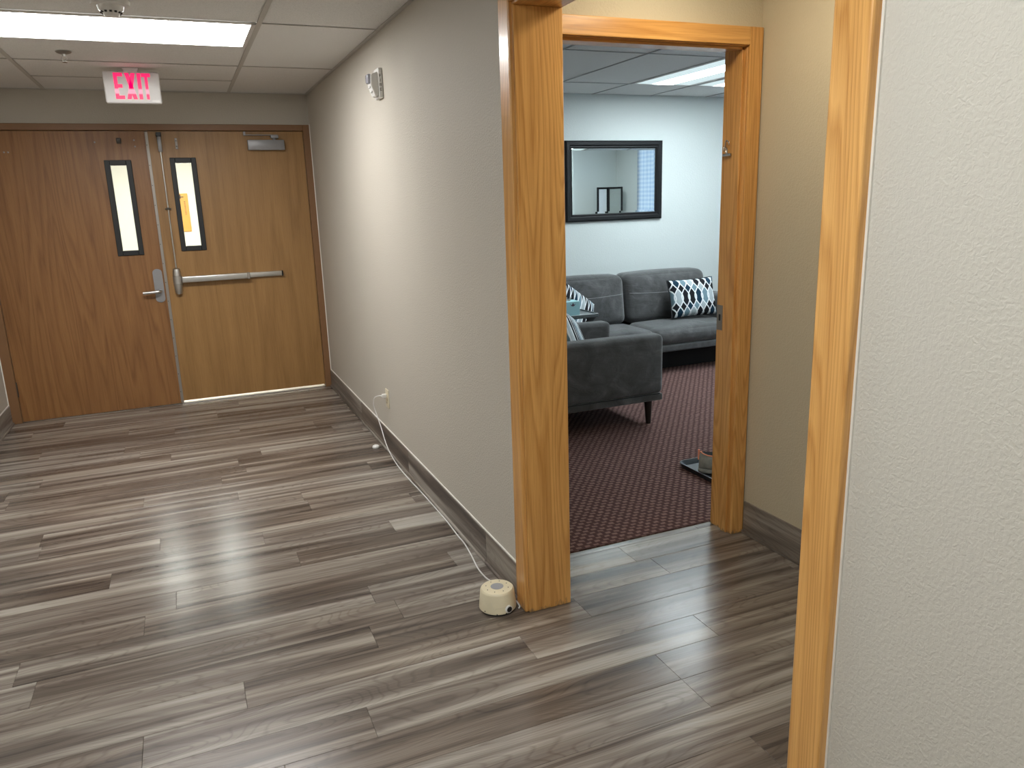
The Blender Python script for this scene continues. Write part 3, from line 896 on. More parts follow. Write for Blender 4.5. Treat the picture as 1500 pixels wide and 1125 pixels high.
for i, (a, c, d, e) in enumerate(ROOM_FIX):
    troffer(a, c, d, e, ZR, M['lens_room'], ['bright fluorescent panel in the lounge ceiling, the left one seen through the doorway', 'fluorescent panel in the lounge ceiling above the door jamb, farther one of that row', 'unseen fluorescent panel added behind the jamb to brighten the near lounge walls'][i],
            True, 'lounge ceiling lights')
troffer(-0.61, 0.61, 8.1, 8.71, ZC - 0.004, M['lens_far'], 'passage ceiling light behind the double doors')
t = thing('ceiling_light', (1.66, 2.12, ZC), 'round fitting on the alcove ceiling', 'ceiling light')
obj('light_lens', add_lathe(bm_new(), [(0.06, -0.055), (0.12, -0.045), (0.14, -0.012)], (1.66, 2.12, ZC), 28), M['lens_alcove'], t, smooth=True)
obj('light_frame', add_lathe(bm_new(), [(0.15, -0.012), (0.155, 0.0)], (1.66, 2.12, ZC), 28), M['white_plastic'], t, smooth=True)

# ================================================================== CORRIDOR THINGS
# exit sign
EX0, EX1, EY, EZ0, EZ1 = -0.314, -0.002, 5.47, 2.155, 2.338
t = thing('exit_sign', ((EX0 + EX1) / 2, EY, EZ0), 'white sign with glowing red EXIT letters hung from the ceiling', 'exit sign')
obj('housing', box(EX0, EX1, EY, EY + 0.045, EZ0, EZ1, 0.010, 3), M['exit_white'], t, smooth=True)
b = bm_new()
add_prism(b, [(-0.205, ZC), (-0.111, ZC), (-0.122, EZ1 - 0.001), (-0.194, EZ1 - 0.001)], EY + 0.005, 'y', 0.035)
obj('canopy', b, M['exit_white'], t)
LH, LZ = 0.150, EZ0 + 0.024
def letter(polys, x):
    b = bm_new()
    for p in polys:
        add_prism(b, [(x + a, LZ + c) for a, c in p], EY - 0.002, 'y', 0.004)
    obj('letter', b, M['exit_red'], t, origin=(x + 0.02, EY, LZ))
s = 0.020
R_ = lambda a, b_, c, d: [(a, c), (b_, c), (b_, d), (a, d)]
x = EX0 + 0.058
letter([R_(0, s, 0, LH), R_(s, 0.050, LH - s, LH), R_(s, 0.044, LH / 2 - s / 2, LH / 2 + s / 2), R_(s, 0.050, 0, s)], x)
x += 0.062
letter([[(0, 0), (s * 1.15, 0), (0.058, LH), (0.058 - s * 1.15, LH)], [(0.058 - s * 1.15, 0), (0.058, 0), (s * 1.15, LH), (0, LH)]], x)
x += 0.068
letter([R_(0, s, 0, LH)], x)
x += 0.024
letter([R_(0, 0.050, LH - s, LH), R_(0.017, 0.033, 0, LH - s)], x)
obj('test_label', box(EX1 - 0.055, EX1 - 0.012, EY - 0.0012, EY, EZ0 + 0.010, EZ0 + 0.020), M['white_plastic'], t)

# smoke detector
c = (-0.150, 3.80, ZC)
t = thing('smoke_detector', c, 'white round smoke detector on the corridor ceiling', 'smoke detector')
obj('base', add_lathe(bm_new(), [(0.050, -0.022), (0.074, -0.020), (0.076, -0.004), (0.072, 0.0)], c, 36), M['white_plastic'], t, smooth=True)
obj('chamber', add_lathe(bm_new(), [(0.020, -0.062), (0.027, -0.061), (0.031, -0.052), (0.048, -0.036), (0.052, -0.022)], c, 36), M['white_plastic'], t, smooth=True)
b = bm_new()
for k in range(12):
    a = 2 * math.pi * k / 12
    add_box(b, c[0] + 0.037 * math.cos(a) - 0.005, c[0] + 0.037 * math.cos(a) + 0.005, c[1] + 0.037 * math.sin(a) - 0.005, c[1] + 0.037 * math.sin(a) + 0.005, ZC - 0.050, ZC - 0.044)
obj('vents', b, M['dark_plastic'], t)

# sprinkler
c = (-0.459, 5.02, ZC)
t = thing('sprinkler_head', c, 'small metal sprinkler head on the corridor ceiling left of the exit sign', 'sprinkler')
obj('escutcheon', add_lathe(bm_new(), [(0.016, -0.012), (0.034, -0.006), (0.040, 0.0)], c, 24), M['alu_dull'], t, smooth=True)
b = bm_new()
add_tube(b, [(c[0], c[1], ZC - 0.010), (c[0], c[1], ZC - 0.022)], 0.009, 10)
for sgn in (-1, 1):
    add_tube(b, smooth_path([(c[0], c[1], ZC - 0.020), (c[0] + sgn * 0.012, c[1], ZC - 0.032), (c[0], c[1], ZC - 0.050)], 4), 0.002, 6)
obj('frame_arms', b, M['alu'], t)
obj('deflector', add_lathe(bm_new(), [(0.013, -0.054), (0.014, -0.051), (0.003, -0.049)], c, 16), M['chrome'], t)

# horn strobe on the right wall
y0, y1 = 4.085, 4.185
t = thing('alarm_strobe', (XW, 4.135, 2.04), 'off-white fire alarm strobe high on the right corridor wall', 'alarm')
obj('back_box', box(XW - 0.022, XW, y0, y1, 2.040, 2.186, 0.006, 2), M['white_plastic'], t, smooth=True)
b = bm_new()
add_prism(b, [(XW - 0.022, 2.168), (XW - 0.058, 2.155), (XW - 0.060, 2.100), (XW - 0.040, 2.050), (XW - 0.022, 2.050)], y0 + 0.012, 'y', 0.076)
bmesh.ops.bevel(b, geom=list(b.edges), offset=0.003, segments=2, affect='EDGES')
obj('horn_cover', b, M['white_plastic'], t, smooth=True)
obj('strobe_lens', box(XW - 0.074, XW - 0.050, y0 + 0.024, y1 - 0.024, 2.112, 2.158, 0.008, 2), M['lens_clear'], t, smooth=True)
obj('grille', add_box(box(XW - 0.063, XW - 0.050, y0 + 0.030, y1 - 0.030, 2.092, 2.100), XW - 0.055, XW - 0.042, y0 + 0.030, y1 - 0.030, 2.070, 2.078), M['white_plastic'], t)
# FIRE lettering, upright along the near edge of the back box
b = bm_new()
q = 0.0022
def stroke(za, zb, xa, xb): add_box(b, XW - 0.018 + xa, XW - 0.018 + xb, y0 - 0.0006, y0 + 0.0002, za, zb)
z = 2.140
for ch in 'FIRE':
    w, h = 0.010, 0.014
    if ch in 'FRE': stroke(z, z + h, 0, q)
    if ch == 'I': stroke(z, z + h, 0.004, 0.004 + q)
    if ch in 'FRE': stroke(z + h - q, z + h, 0, w)
    if ch in 'FRE': stroke(z + h / 2 - q / 2, z + h / 2 + q / 2, 0, w * 0.85)
    if ch == 'E': stroke(z, z + q, 0, w)
    if ch == 'R': stroke(z, z + h / 2, w * 0.7, w * 0.7 + q); stroke(z + h / 2, z + h, w - q, w)
    z -= 0.022
obj('lettering', b, M['steel_dark'], t)

# outlet
t = thing('wall_outlet', (XW, 4.478, 0.295), 'ivory power outlet on the right corridor wall above the baseboard', 'outlet')
obj('plate', box(XW - 0.006, XW, 4.443, 4.513, 0.295, 0.411, 0.002, 2), M['ivory_plastic'], t, smooth=True)
for z in (0.325, 0.372):
    so = obj('socket', box(XW - 0.009, XW - 0.006, 4.463, 4.493, z - 0.014, z + 0.014, 0.001), M['cream_plastic'], t)
    obj('slots', add_box(box(XW - 0.0096, XW - 0.0088, 4.469, 4.472, z - 0.002, z + 0.008), XW - 0.0096, XW - 0.0088, 4.484, 4.487, z - 0.002, z + 0.008), M['dark_plastic'], so)

# sound machine with its cord
SC = Vector((0.946, 2.474, 0))
t = thing('sound_machine', SC, 'cream round white-noise machine on the floor beside the oak jamb', 'sound machine')
def lat(prof, seg=40): return add_lathe(bm_new(), prof, SC, seg)
obj('foot_ring', lat([(0.066, 0.0), (0.066, 0.006)]), M['dark_plastic'], t)
obj('body', lat([(0.068, 0.006), (0.071, 0.009), (0.071, 0.013), (0.0685, 0.040), (0.0645, 0.078), (0.0630, 0.0825), (0.0590, 0.0865), (0.030, 0.0885), (0.001, 0.0885)], 48), M['cream_plastic'], t, smooth=True)
obj('speaker_disc', lat([(0.0245, 0.0886), (0.0245, 0.0892), (0.020, 0.0896), (0.001, 0.0898)], 28), M['grey_plastic'], t, smooth=True)
for k in range(8):
    a = 2 * math.pi * k / 8 + 0.2
    obj('sound_hole', add_lathe(bm_new(), [(0.0022, 0.0874), (0.0022, 0.0884)], SC + Vector((0.043 * math.cos(a), 0.043 * math.sin(a), 0)), 8), M['steel_dark'], t)
fd = Vector((-SC.x, -SC.y, 0)).normalized()          # towards the corridor's near end
sd = Vector((-fd.y, fd.x, 0))
def rim(ang, r, z): return SC + (fd * math.cos(ang) + sd * math.sin(ang)) * r + Vector((0, 0, z))
b = bm_new()
for a, z in ((-0.75, 0.016), (-0.05, 0.010), (0.45, 0.010)):
    p = rim(a, 0.0712, z)
    bb = bmesh.new(); bmesh.ops.create_icosphere(bb, subdivisions=1, radius=0.0024); bb.transform(Matrix.Translation(p))
    obj('rim_hole', bb, M['dark_plastic'], t)
def disc(centre, axis, r0, r1, d):
    bb = bmesh.new()
    bmesh.ops.create_cone(bb, cap_ends=True, segments=20, radius1=r0, radius2=r1, depth=d)
    out = bm_new()
    merge(out, bb, Matrix.Translation(centre) @ axis.to_track_quat('Z', 'Y').to_matrix().to_4x4())
    return out
ang = 0.62
ax = (rim(ang, 1, 0) - SC).normalized()
ct = rim(ang, 0.068, 0.024)
kn = obj('dial', disc(ct, ax, 0.0155, 0.0145, 0.014), M['white_plastic'], t, smooth=True)
obj('dial_face', disc(ct + ax * 0.0065, ax, 0.0115, 0.0105, 0.004), M['dark_plastic'], kn, smooth=True)
b = bm_new()
add_tube(b, [rim(-0.42, 0.0664, 0.056), rim(-0.24, 0.0696, 0.030), rim(-0.17, 0.0702, 0.026), rim(-0.08, 0.0697, 0.033), rim(0.15, 0.0697, 0.033), rim(0.40, 0.0693, 0.036)], 0.0008, 5)
obj('groove', b, M['ivory_plastic'], t)
cord = smooth_path([(XW - 0.034, 4.478, 0.372), (XW - 0.050, 4.50, 0.371), (XW - 0.066, 4.56, 0.345), (XW - 0.062, 4.615, 0.285), (XW - 0.050, 4.600, 0.225), (XW - 0.042, 4.535, 0.155),
                    (XW - 0.040, 4.455, 0.085), (XW - 0.040, 4.33, 0.040), (XW - 0.036, 4.16, 0.012), (XW - 0.030, 3.94, 0.0035), (XW - 0.026, 3.80, 0.0035), (XW - 0.0245, 3.60, 0.0035), (XW - 0.0235, 3.45, 0.0035),
                    (XW - 0.024, 3.30, 0.0035), (XW - 0.030, 3.14, 0.0035), (XW - 0.030, 3.06, 0.0035), (XW - 0.042, 2.936, 0.0035), (XW - 0.060, 2.80, 0.0035),
                    (XW - 0.060, 2.71, 0.0035), (XW - 0.052, 2.655, 0.004), (XW - 0.065, 2.59, 0.006), (SC.x + 0.028, SC.y + 0.062, 0.012)], 8)
pc = obj('power_cord', add_tube(bm_new(), cord, 0.0030, 8), M['white_plastic'], t, smooth='all', label='thin white power cord running along the baseboard')
obj('plug', box(XW - 0.036, XW - 0.0092, 4.466, 4.490, 0.360, 0.384, 0.004, 2), M['white_plastic'], pc, smooth=True)
obj('cord_end', add_tube(bm_new(), smooth_path([(SC.x + 0.066, SC.y + 0.012, 0.014), (SC.x + 0.078, SC.y - 0.004, 0.006), (SC.x + 0.076, SC.y - 0.034, 0.0035), (SC.x + 0.068, SC.y - 0.046, 0.0035)], 5), 0.003, 8), M['white_plastic'], t, smooth='all')

# white cap on the floor
c = (0.985, 4.635, 0)
t = thing('plastic_cap', c, 'small white plastic cap lying on the floor by the right baseboard', 'plastic cap')
obj('cap', add_lathe(bm_new(), [(0.020, 0.0), (0.022, 0.003), (0.021, 0.013), (0.016, 0.017)], c, 20), M['white_plastic'], t, smooth=True)
obj('cap_top', add_lathe(bm_new(), [(0.013, 0.017), (0.012, 0.019)], c, 20), M['white_plastic'], t, smooth=True)

# metal hook on the lounge jamb
t = thing('coat_hook', (XJ, 2.70, 1.665), 'small shiny metal hook on the lounge door jamb', 'hook')
obj('hook_base', box(XJ - 0.012, XJ, 2.676, 2.728, 1.660, 1.672, 0.003, 2), M['chrome'], t, smooth=True)
b = bm_new()
add_tube(b, smooth_path([(XJ - 0.006, 2.702, 1.670), (XJ - 0.008, 2.702, 1.690), (XJ - 0.020, 2.700, 1.700), (XJ - 0.028, 2.698, 1.690), (XJ - 0.024, 2.698, 1.680)], 5), 0.003, 8)
add_tube(b, smooth_path([(XJ - 0.006, 2.708, 1.672), (XJ - 0.006, 2.716, 1.700), (XJ - 0.012, 2.704, 1.722), (XJ - 0.012, 2.688, 1.716), (XJ - 0.010, 2.686, 1.704)], 5), 0.0028, 8)
obj('hook_arm', b, M['chrome'], t, smooth='all')

# orange notice behind the doors
t = thing('notice_board', (0.075, 9.99, 1.25), 'orange notice on the wall seen through the right door window', 'notice')
obj('board', box(-0.02, 0.135, 9.985, 10.0, 1.255, 1.690, 0.003), M['orange_board'], t)
for k in range(9):
    obj('print_mark', box(0.088, 0.104, 9.983, 9.986, 1.45 + k * 0.018, 1.456 + k * 0.018), M['board_mark'], t)
b = bm_new()
add_box(b, 0.05, 0.06, 9.983, 9.986, 1.63, 1.68); add_box(b, 0.04, 0.09, 9.983, 9.986, 1.645, 1.655)
obj('print_mark', b, M['board_mark'], t)

# ================================================================== LOUNGE THINGS
def leg(x, y, dx, dy, h, parent):
    b = bm_new()
    add_tube(b, [(x + dx * 0.003, y + dy * 0.003, 0.004), (x, y, h)], [0.017, 0.028], 12)
    obj('leg', b, M['leg_wood'], parent, smooth=True)

# armchair facing right
t = thing('armchair', (2.40, 4.59, 0), 'charcoal suede armchair with its side to the doorway', 'armchair')
ax0, ax1, ay0, ay1 = 1.88, 2.845, 4.18, 5.00
obj('rail', rbox(ax0 + 0.01, ax1 - 0.004, ay0 + 0.004, ay1 - 0.004, 0.175, 0.222, 0.010, inner=2), M['suede'], t, smooth='all')
obj('arm', rbox(ax0, ax1, ay0, ay0 + 0.135, 0.222, 0.620, 0.035, (0.004, 0.004, 0.004)), M['suede'], t, smooth='all')
obj('arm', rbox(ax0, ax1, ay1 - 0.135, ay1, 0.222, 0.610, 0.035, (0.004, 0.004, 0.004)), M['suede'], t, smooth='all')
obj('backrest', rbox(ax0, ax0 + 0.13, ay0 + 0.135, ay1 - 0.135, 0.222, 0.74, 0.04), M['suede'], t, smooth='all')
obj('back_cushion', rbox(ax0 + 0.12, ax0 + 0.30, ay0 + 0.14, ay1 - 0.14, 0.42, 0.78, 0.06, (0.03, 0, 0.01)), M['suede'], t, smooth='all')
sc_ = obj('seat_cushion', rbox(ax0 + 0.13, ax1 - 0.005, ay0 + 0.138, ay1 - 0.138, 0.224, 0.41, 0.045, (0.01, 0, 0.015)), M['suede'], t, smooth='all')
for lx_, dx in ((ax0 + 0.09, -1), (ax1 - 0.075, 1)):
    for ly_, dy in ((ay0 + 0.075, -1), (ay1 - 0.075, 1)):
        leg(lx_, ly_, dx, dy, 0.176, t)
b = bm_new(); add_tube(b, [(ax0 + 0.04, ay0 - 0.001, 0.224), (ax1 - 0.03, ay0 - 0.001, 0.224)], 0.003, 6)
obj('seam', b, M['suede_dark'], t)

# sofa along the far wall
t = thing('sofa', (3.55, 5.85, 0), 'long charcoal suede sofa along the pale lounge wall under the mirror', 'sofa')
sx0, sx1, sy0, sy1 = 2.58, 4.63, 5.415, 6.28
obj('rail', rbox(sx0 + 0.004, sx1 - 0.004, sy0 + 0.004, sy1, 0.195, 0.248, 0.012, inner=3), M['suede'], t, smooth='all')
obj('dark_block', box(sx0 + 0.10, sx1 - 0.10, 5.62, sy1 - 0.02, 0.006, 0.20), M['suede_dark'], t)  # dark box added for the black band below the rail
obj('arm', rbox(sx0, sx0 + 0.14, sy0, sy1, 0.248, 0.60, 0.035, (0.004, 0.004, 0.004)), M['suede'], t, smooth='all')
obj('arm', rbox(sx1 - 0.14, sx1, sy0, sy1, 0.248, 0.60, 0.035, (0.004, 0.004, 0.004)), M['suede'], t, smooth='all')
obj('backrest', rbox(sx0 + 0.13, sx1 - 0.13, sy1 - 0.13, sy1, 0.248, 0.74, 0.04), M['suede'], t, smooth='all')
sm = 3.612
def shear_back(b, y_ref, z_ref, k):
    for v in b.verts: v.co.y += (v.co.z - z_ref) * k
    return b
for xa, xb, dz in ((sx0 + 0.14, sm - 0.004, 0.0), (sm + 0.004, sx1 - 0.142, 0.002)):
    b = rbox(xa, xb, 5.885, 6.13, 0.385, 0.818 + dz, 0.065, (0, 0.035, 0.014), 4, 9)
    shear_back(b, 0, 0.385, 0.13)
    bc = obj('back_cushion', b, M['suede'], t, smooth='all')
    z = 0.655
    b = bm_new()
    n = 14
    add_tube(b, [(xa + 0.03 + (xb - xa - 0.06) * k / n, 5.885 + (z - 0.385) * 0.13 - 0.033 * (1 - (2 * k / n - 1) ** 2) * 0.93 * (1 - ((z - 0.60) / 0.22) ** 2) - 0.0045, z - 0.012 * math.sin(math.pi * k / n)) for k in range(n + 1)], 0.0028, 6)
    obj('seam', b, M['stitch'], bc, smooth='all')
    b = rbox(xa + 0.002, xb - 0.002, sy0 + 0.004, 5.93, 0.250, 0.392, 0.055, (0, 0.012, 0.022), 4, 9)
    obj('seat_cushion', b, M['suede'], t, smooth='all')
for lx_, dx in ((sx0 + 0.09, -1), (sx1 - 0.09, 1)):
    for ly_, dy in ((sy0 + 0.08, -1), (sy1 - 0.08, 1)):
        leg(lx_, ly_, dx, dy, 0.197, t)

# pillows
def pillow(label, centre, w, h, thick, rot, mat, group=None):
    """square cushion with pinched corners: w across, h up, leaning as given by rot (Matrix)"""
    t = thing('throw_pillow', centre, label, 'pillow', group)
    n = 22
    b = bmesh.new()
    uvl = b.loops.layers.uv.new('uv')
    front, back, uv = {}, {}, {}
    for i in range(n + 1):
        for j in range(n + 1):
            u, v = 2 * i / n - 1, 2 * j / n - 1
            k = ((1 - u ** 4) * (1 - v ** 4)) ** 0.55
            pinch = 1 - 0.055 * ((1 - v * v) if False else 0)
            x = u * w / 2 * (1 - 0.05 * (1 - u * u) * 0 - 0.045 * (1 - v ** 2) * abs(u) ** 3)
            z = v * h / 2 * (1 - 0.045 * (1 - u ** 2) * abs(v) ** 3)
            y = -thick / 2 * k
            edge = i in (0, n) or j in (0, n)
            vf = b.verts.new((x, y if not edge else 0, z))
            front[i, j] = vf
            back[i, j] = vf if edge else b.verts.new((x, -y, z))
            uv[vf] = (i / n, j / n); uv[back[i, j]] = (i / n, j / n)
    for i in range(n):
        for j in range(n):
            b.faces.new((front[i, j], front[i + 1, j], front[i + 1, j + 1], front[i, j + 1]))
            b.faces.new((back[i, j], back[i, j + 1], back[i + 1, j + 1], back[i + 1, j]))
    for f in b.faces:
        for l in f.loops: l[uvl].uv = uv[l.vert]
    e = bm_new()
    ring = [(i, 0) for i in range(n)] + [(n, j) for j in range(n)] + [(i, n) for i in range(n, 0, -1)] + [(0, j) for j in range(n, 0, -1)] + [(0, 0)]
    add_tube(e, [front[q].co.copy() for q in ring], 0.005, 6)
    mt = Matrix.Translation(Vector(centre)) @ rot.to_4x4()
    b.transform(mt); e.transform(mt)
    obj('cover', b, mat, t, smooth='all')
    obj('piping', e, M['pillow_edge'], t, smooth='all')
    return t
RX_ = lambda a: Matrix.Rotation(a, 3, 'X'); RY_ = lambda a: Matrix.Rotation(a, 3, 'Y'); RZ_ = lambda a: Matrix.Rotation(a, 3, 'Z')
pillow('oval-print pillow at the right end of the sofa', (4.19, 5.735, 0.595), 0.47, 0.345, 0.13, RZ_(math.radians(-4)) @ RX_(math.radians(-17)) @ RY_(math.radians(-1)), M['pillow_oval'])
pillow('striped pillow on the left of the sofa behind the tray table', (2.975, 5.735, 0.570), 0.46, 0.40, 0.13, RZ_(math.radians(22)) @ RX_(math.radians(-17)) @ RY_(math.radians(36)), M['pillow_wave'])
pillow('striped pillow tucked inside the armchair', (2.345, 4.55, 0.585), 0.40, 0.40, 0.13, RZ_(math.radians(55)) @ RX_(math.radians(-26)) @ RY_(math.radians(24)), M['pillow_wave'])

# tray table between armchair and sofa
tx0, tx1, ty0, ty1, tz = 2.36, 2.855, 5.07, 5.36, 0.640
t = thing('tray_table', ((tx0 + tx1) / 2, (ty0 + ty1) / 2, 0), 'small slate grey tray table between armchair and sofa', 'side table')
obj('tabletop', box(tx0, tx1, ty0, ty1, tz - 0.022, tz, 0.008, 2), M['table_grey'], t, smooth=True)
b = bm_new()
for a in ((tx0, tx1, ty0, ty0 + 0.012), (tx0, tx1, ty1 - 0.012, ty1), (tx0, tx0 + 0.012, ty0, ty1), (tx1 - 0.012, tx1, ty0, ty1)):
    add_box(b, *a, tz - 0.004, tz + 0.008, 0.003)
obj('raised_rim', b, M['table_grey'], t)
for y in (ty0 + 0.04, ty1 - 0.04):
    for xa, xb in ((tx0 + 0.05, tx1 - 0.06), (tx1 - 0.06, tx0 + 0.05)):
        obj('leg', add_tube(bm_new(), [(xa, y, 0.006), (xb, y, tz - 0.022)], 0.011, 8), M['dark_plastic'], t)
b = bm_new()
add_prism(b, [(tx1 - 0.10, tz - 0.022), (tx1 - 0.015, tz - 0.022), (tx1 - 0.06, tz - 0.075)], ty0 + 0.02, 'y', 0.012)
obj('bracket', b, M['dark_plastic'], t)

# tissue box
t = thing('tissue_box', (2.655, 5.17, tz), 'pale blue tissue box on the tray table', 'tissue box')
obj('carton', box(2.49, 2.713, 5.11, 5.225, tz, tz + 0.108, 0.002), M['tissue_blue'], t)
b = bm_new()
add_prism(b, [(2.632, tz + 0.090), (2.642, tz + 0.076), (2.655, tz + 0.072), (2.668, tz + 0.077), (2.677, tz + 0.091), (2.665, tz + 0.083), (2.655, tz + 0.099), (2.645, tz + 0.082)], 5.1088, 'y', 0.0014)
obj('flower_print', b, M['tissue_mark'], t)
b = bm_new()
vs = []
for k in range(9):
    a = k / 8
    vs.append((b.verts.new((2.57 + 0.08 * a, 5.165 + 0.01 * math.sin(k * 2.1), tz + 0.098)), b.verts.new((2.555 + 0.11 * a, 5.165 + 0.022 * math.sin(k * 2.1), tz + 0.128 + 0.016 * math.sin(k * 1.7)))))
for k in range(8): b.faces.new((vs[k][0], vs[k + 1][0], vs[k + 1][1], vs[k][1]))
obj('tissue', b, M['tissue'], t, smooth='all')

# wall mirror
mx0, mx1, mz0, mz1 = 3.222, 4.236, 1.288, 1.996
yb = YM
t = thing('wall_mirror', ((mx0 + mx1) / 2, yb, mz0), 'wide black framed mirror hanging above the sofa', 'mirror')
def frame_piece(poly):
    """profiled mitred bar: poly = outer a, outer b, inner b, inner a in (x, z)"""
    b = bm_new()
    o1, o2, i2, i1 = [Vector((p[0], 0, p[1])) for p in poly]
    prof = [(0.0, 0.0), (0.0, -0.022), (0.18, -0.030), (0.55, -0.030), (0.72, -0.022), (0.88, -0.024), (1.0, -0.016), (1.0, 0.0)]
    rows = []
    for f, d in prof:
        rows.append((b.verts.new(o1.lerp(i1, f) + Vector((0, yb + d, 0))), b.verts.new(o2.lerp(i2, f) + Vector((0, yb + d, 0)))))
    m = len(rows)
    for k in range(m):
        a, c = rows[k], rows[(k + 1) % m]
        b.faces.new((a[0], a[1], c[1], c[0]))
    b.faces.new([r[0] for r in rows][::-1]); b.faces.new([r[1] for r in rows])
    bmesh.ops.recalc_face_normals(b, faces=b.faces[:])
    return b
fw = 0.066
O = [(mx0, mz0), (mx1, mz0), (mx1, mz1), (mx0, mz1)]
I = [(mx0 + fw, mz0 + fw), (mx1 - fw, mz0 + fw), (mx1 - fw, mz1 - fw), (mx0 + fw, mz1 - fw)]
for k in range(4):
    obj('frame_bar', frame_piece([O[k], O[(k + 1) % 4], I[(k + 1) % 4], I[k]]), M['black_wood'], t)
# bevelled glass
b = bm_new()
g0 = [(mx0 + fw - 0.004, mz0 + fw - 0.004), (mx1 - fw + 0.004, mz0 + fw - 0.004), (mx1 - fw + 0.004, mz1 - fw + 0.004), (mx0 + fw - 0.004, mz1 - fw + 0.004)]
e_ = 0.022
g1 = [(g0[0][0] + e_, g0[0][1] + e_), (g0[1][0] - e_, g0[1][1] + e_), (g0[2][0] - e_, g0[2][1] - e_), (g0[3][0] + e_, g0[3][1] - e_)]
va = [b.verts.new((p[0], yb - 0.0065, p[1])) for p in g0]
vb = [b.verts.new((p[0], yb - 0.0080, p[1])) for p in g1]
vc = [b.verts.new((p[0], yb - 0.001, p[1])) for p in g0]
b.faces.new(vb)
for k in range(4):
    j = (k + 1) % 4
    b.faces.new((va[k], va[j], vb[j], vb[k])); b.faces.new((vc[k], vc[j], va[j], va[k]))
b.faces.new(vc[::-1])
bmesh.ops.recalc_face_normals(b, faces=b.faces[:])
obj('mirror_glass', b, M['mirror'], t)

# black framed folding mirror in the corner, seen in the wall mirror
t = thing('folding_screen', (5.59, 2.98, 0), 'black framed two-panel folding screen in the lounge corner, seen in the wall mirror', 'folding screen')
def screen_panel(p0, p1, h, w, mat, parent):
    a, c = Vector((p0[0], p0[1], 0)), Vector((p1[0], p1[1], 0))
    d = (c - a).normalized(); L = (c - a).length
    mt = Matrix.Translation(a) @ Matrix(((d.x, -d.y, 0, 0), (d.y, d.x, 0, 0), (0, 0, 1, 0), (0, 0, 0, 1)))
    b = bm_new()
    for q in ((0, w, 0.004, h), (L - w, L, 0.004, h), (w, L - w, h - w, h), (w, L - w, 0.02, 0.02 + w)):
        add_box(b, q[0], q[1], -0.012, 0.012, q[2], q[3], 0.003)
    b.transform(mt)
    f = obj('panel_frame', b, M['black_wood'], parent)
    b = box(w, L - w, -0.003, 0.003, 0.02 + w, h - w); b.transform(mt)
    obj('panel', b, mat, f)
screen_panel((5.385, 3.05), (5.60, 2.96), 1.625, 0.026, M['tissue'], t)
screen_panel((5.603, 2.962), (5.785, 3.06), 1.625, 0.026, M['screen_grey'], t)

# boot tray with a shoe
t = thing('boot_tray', (2.70, 3.12, 0.004), 'black boot tray on the carpet just inside the lounge doorway', 'tray')
bx0, bx1, by0, by1 = 2.445, 3.05, 2.84, 3.455
def rr(x0, x1, y0, y1, r, n=5):
    out = []
    for cx_, cy_, a0 in ((x1 - r, y1 - r, 0), (x0 + r, y1 - r, 90), (x0 + r, y0 + r, 180), (x1 - r, y0 + r, 270)):
        for k in range(n + 1):
            a = math.radians(a0 + 90 * k / n)
            out.append((cx_ + r * math.cos(a), cy_ + r * math.sin(a)))
    return out
b = bm_new()
prof = [(0.012, 0.004), (0.0, 0.030), (0.0, 0.034), (0.008, 0.035), (0.012, 0.032), (0.026, 0.010)]
rings = []
for ins, z in prof:
    rings.append([b.verts.new((p[0], p[1], z)) for p in rr(bx0 + ins, bx1 - ins, by0 + ins, by1 - ins, 0.045 - ins * 0.8)])
n = len(rings[0])
for a, c in zip(rings[:-1], rings[1:]):
    for k in range(n): b.faces.new((a[k], a[(k + 1) % n], c[(k + 1) % n], c[k]))
b.faces.new(rings[-1]); b.faces.new(rings[0][::-1])
bmesh.ops.recalc_face_normals(b, faces=b.faces[:])
obj('tray_body', b, M['tray'], t, smooth=True)

t = thing('shoe', (2.59, 3.24, 0.010), 'grey trainer with coral edging standing in the boot tray', 'shoe')
# shoe built heel to toe along +u, then turned
L = 0.275
def shoe_outline(s):      # half width along the sole
    return 0.036 + 0.014 * math.sin(math.pi * min(1, s * 1.05)) + 0.006 * math.sin(2 * math.pi * (s - 0.15)) * (1 if s > .3 else 0.4) - 0.030 * max(0, (s - 0.82) / 0.18) ** 2 - 0.012 * max(0, (0.12 - s) / 0.12) ** 2
turn = Matrix.Translation((2.492, 3.315, 0.010)) @ Matrix.Rotation(math.radians(-35), 4, 'Z')
def loft(sections, seg=16):
    b = bm_new(); rings = []
    for (s, hw, z0, z1, top) in sections:
        ring = []
        for k in range(seg):
            a = 2 * math.pi * k / seg
            cx_, cz_ = math.cos(a), math.sin(a)
            zz = z0 + (z1 - z0) * (0.5 + 0.5 * math.copysign(abs(cz_) ** 0.7, cz_))
            wid = hw * math.copysign(abs(cx_) ** 0.6, cx_) * (1 - (1 - top) * max(0, cz_))
            ring.append(b.verts.new((s * L, wid, zz)))
        rings.append(ring)
    for a, c in zip(rings[:-1], rings[1:]):
        for k in range(seg): b.faces.new((a[k], c[k], c[(k + 1) % seg], a[(k + 1) % seg]))
    b.faces.new(rings[0]); b.faces.new(rings[-1][::-1])
    bmesh.ops.recalc_face_normals(b, faces=b.faces[:])
    b.transform(turn)
    return b
ss = [0.0, 0.04, 0.12, 0.25, 0.4, 0.55, 0.7, 0.84, 0.94, 1.0]
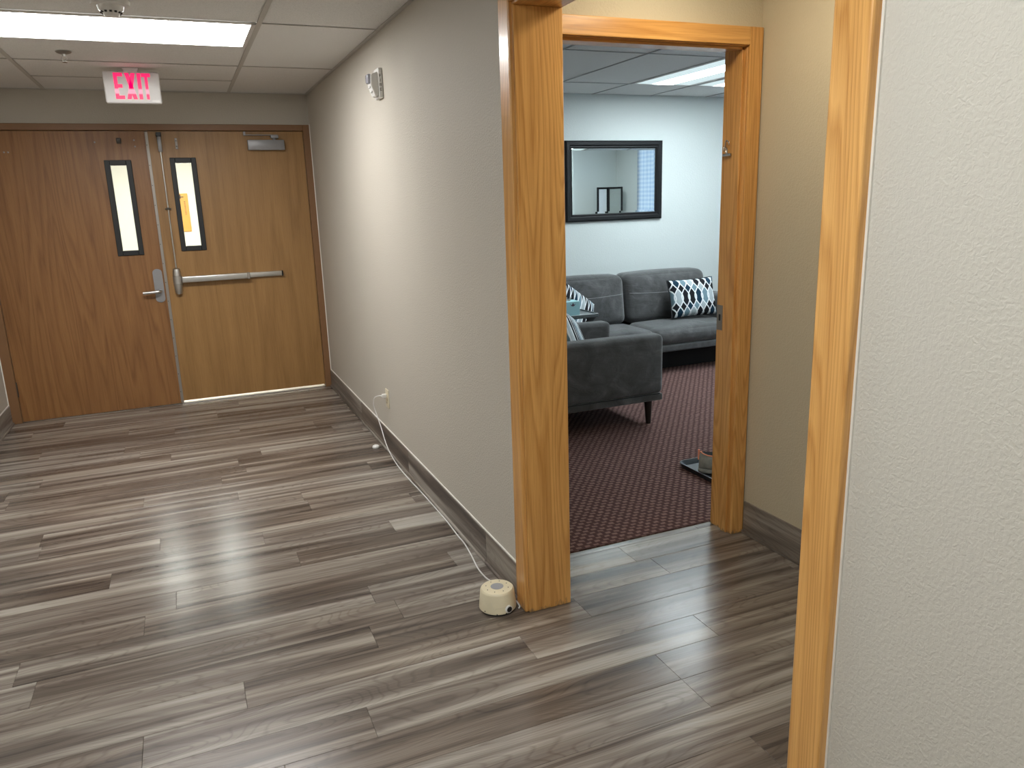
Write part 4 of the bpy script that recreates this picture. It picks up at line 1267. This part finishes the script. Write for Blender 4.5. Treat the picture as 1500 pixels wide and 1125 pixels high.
obj('sole', loft([(s_, shoe_outline(s_) + 0.003, 0.0, 0.028 - 0.006 * s_, 1.0) for s_ in ss]), M['shoe_sole'], t, smooth=True)
tops = [0.098, 0.112, 0.108, 0.100, 0.108, 0.096, 0.074, 0.062, 0.052, 0.032]
obj('upper', loft([(0.01 + 0.97 * s_, shoe_outline(s_), 0.018, h_, 0.55 + 0.2 * s_) for s_, h_ in zip(ss, tops)]), M['shoe_grey'], t, smooth='all')
b = bm_new()
pts = []
for k in range(17):
    a = 2 * math.pi * k / 16
    pts.append((0.072 + 0.062 * math.cos(a), 0.026 * math.sin(a), 0.108 + 0.008 * math.cos(2 * a)))
add_tube(b, pts, 0.0032, 8); b.transform(turn)
obj('collar', b, M['shoe_orange'], t, smooth='all')
b = bm_new()
for k in range(16):
    a = 2 * math.pi * k / 16
    b.verts.new((0.072 + 0.060 * math.cos(a), 0.025 * math.sin(a), 0.110 + 0.007 * math.cos(2 * a)))
b.verts.ensure_lookup_table()
lo = [b.verts.new((0.072 + 0.050 * math.cos(2 * math.pi * k / 16), 0.020 * math.sin(2 * math.pi * k / 16), 0.095)) for k in range(16)]
b.verts.ensure_lookup_table()
hi = [b.verts[k] for k in range(16)]
b.faces.new(hi); b.faces.new(lo[::-1])
for k in range(16): b.faces.new((hi[k], lo[k], lo[(k + 1) % 16], hi[(k + 1) % 16]))
bmesh.ops.recalc_face_normals(b, faces=b.faces[:])
b.transform(turn)
obj('lining', b, M['shoe_in'], t)
b = bm_new()
for k in range(5):
    s_ = 0.50 + 0.055 * k
    z_ = 0.103 - 0.028 * k / 4 * 1.2
    add_tube(b, [(s_ * L, -0.020, z_ - 0.008), (s_ * L + 0.004, 0, z_ + 0.002), (s_ * L, 0.020, z_ - 0.008)], 0.0028, 6)
b.transform(turn)
obj('laces', b, M['shoe_sole'], t, smooth='all')
b = bm_new()
add_box(b, -0.004, 0.006, -0.007, 0.007, 0.070, 0.128, 0.002); b.transform(turn)
obj('heel_tab', b, M['shoe_orange'], t)
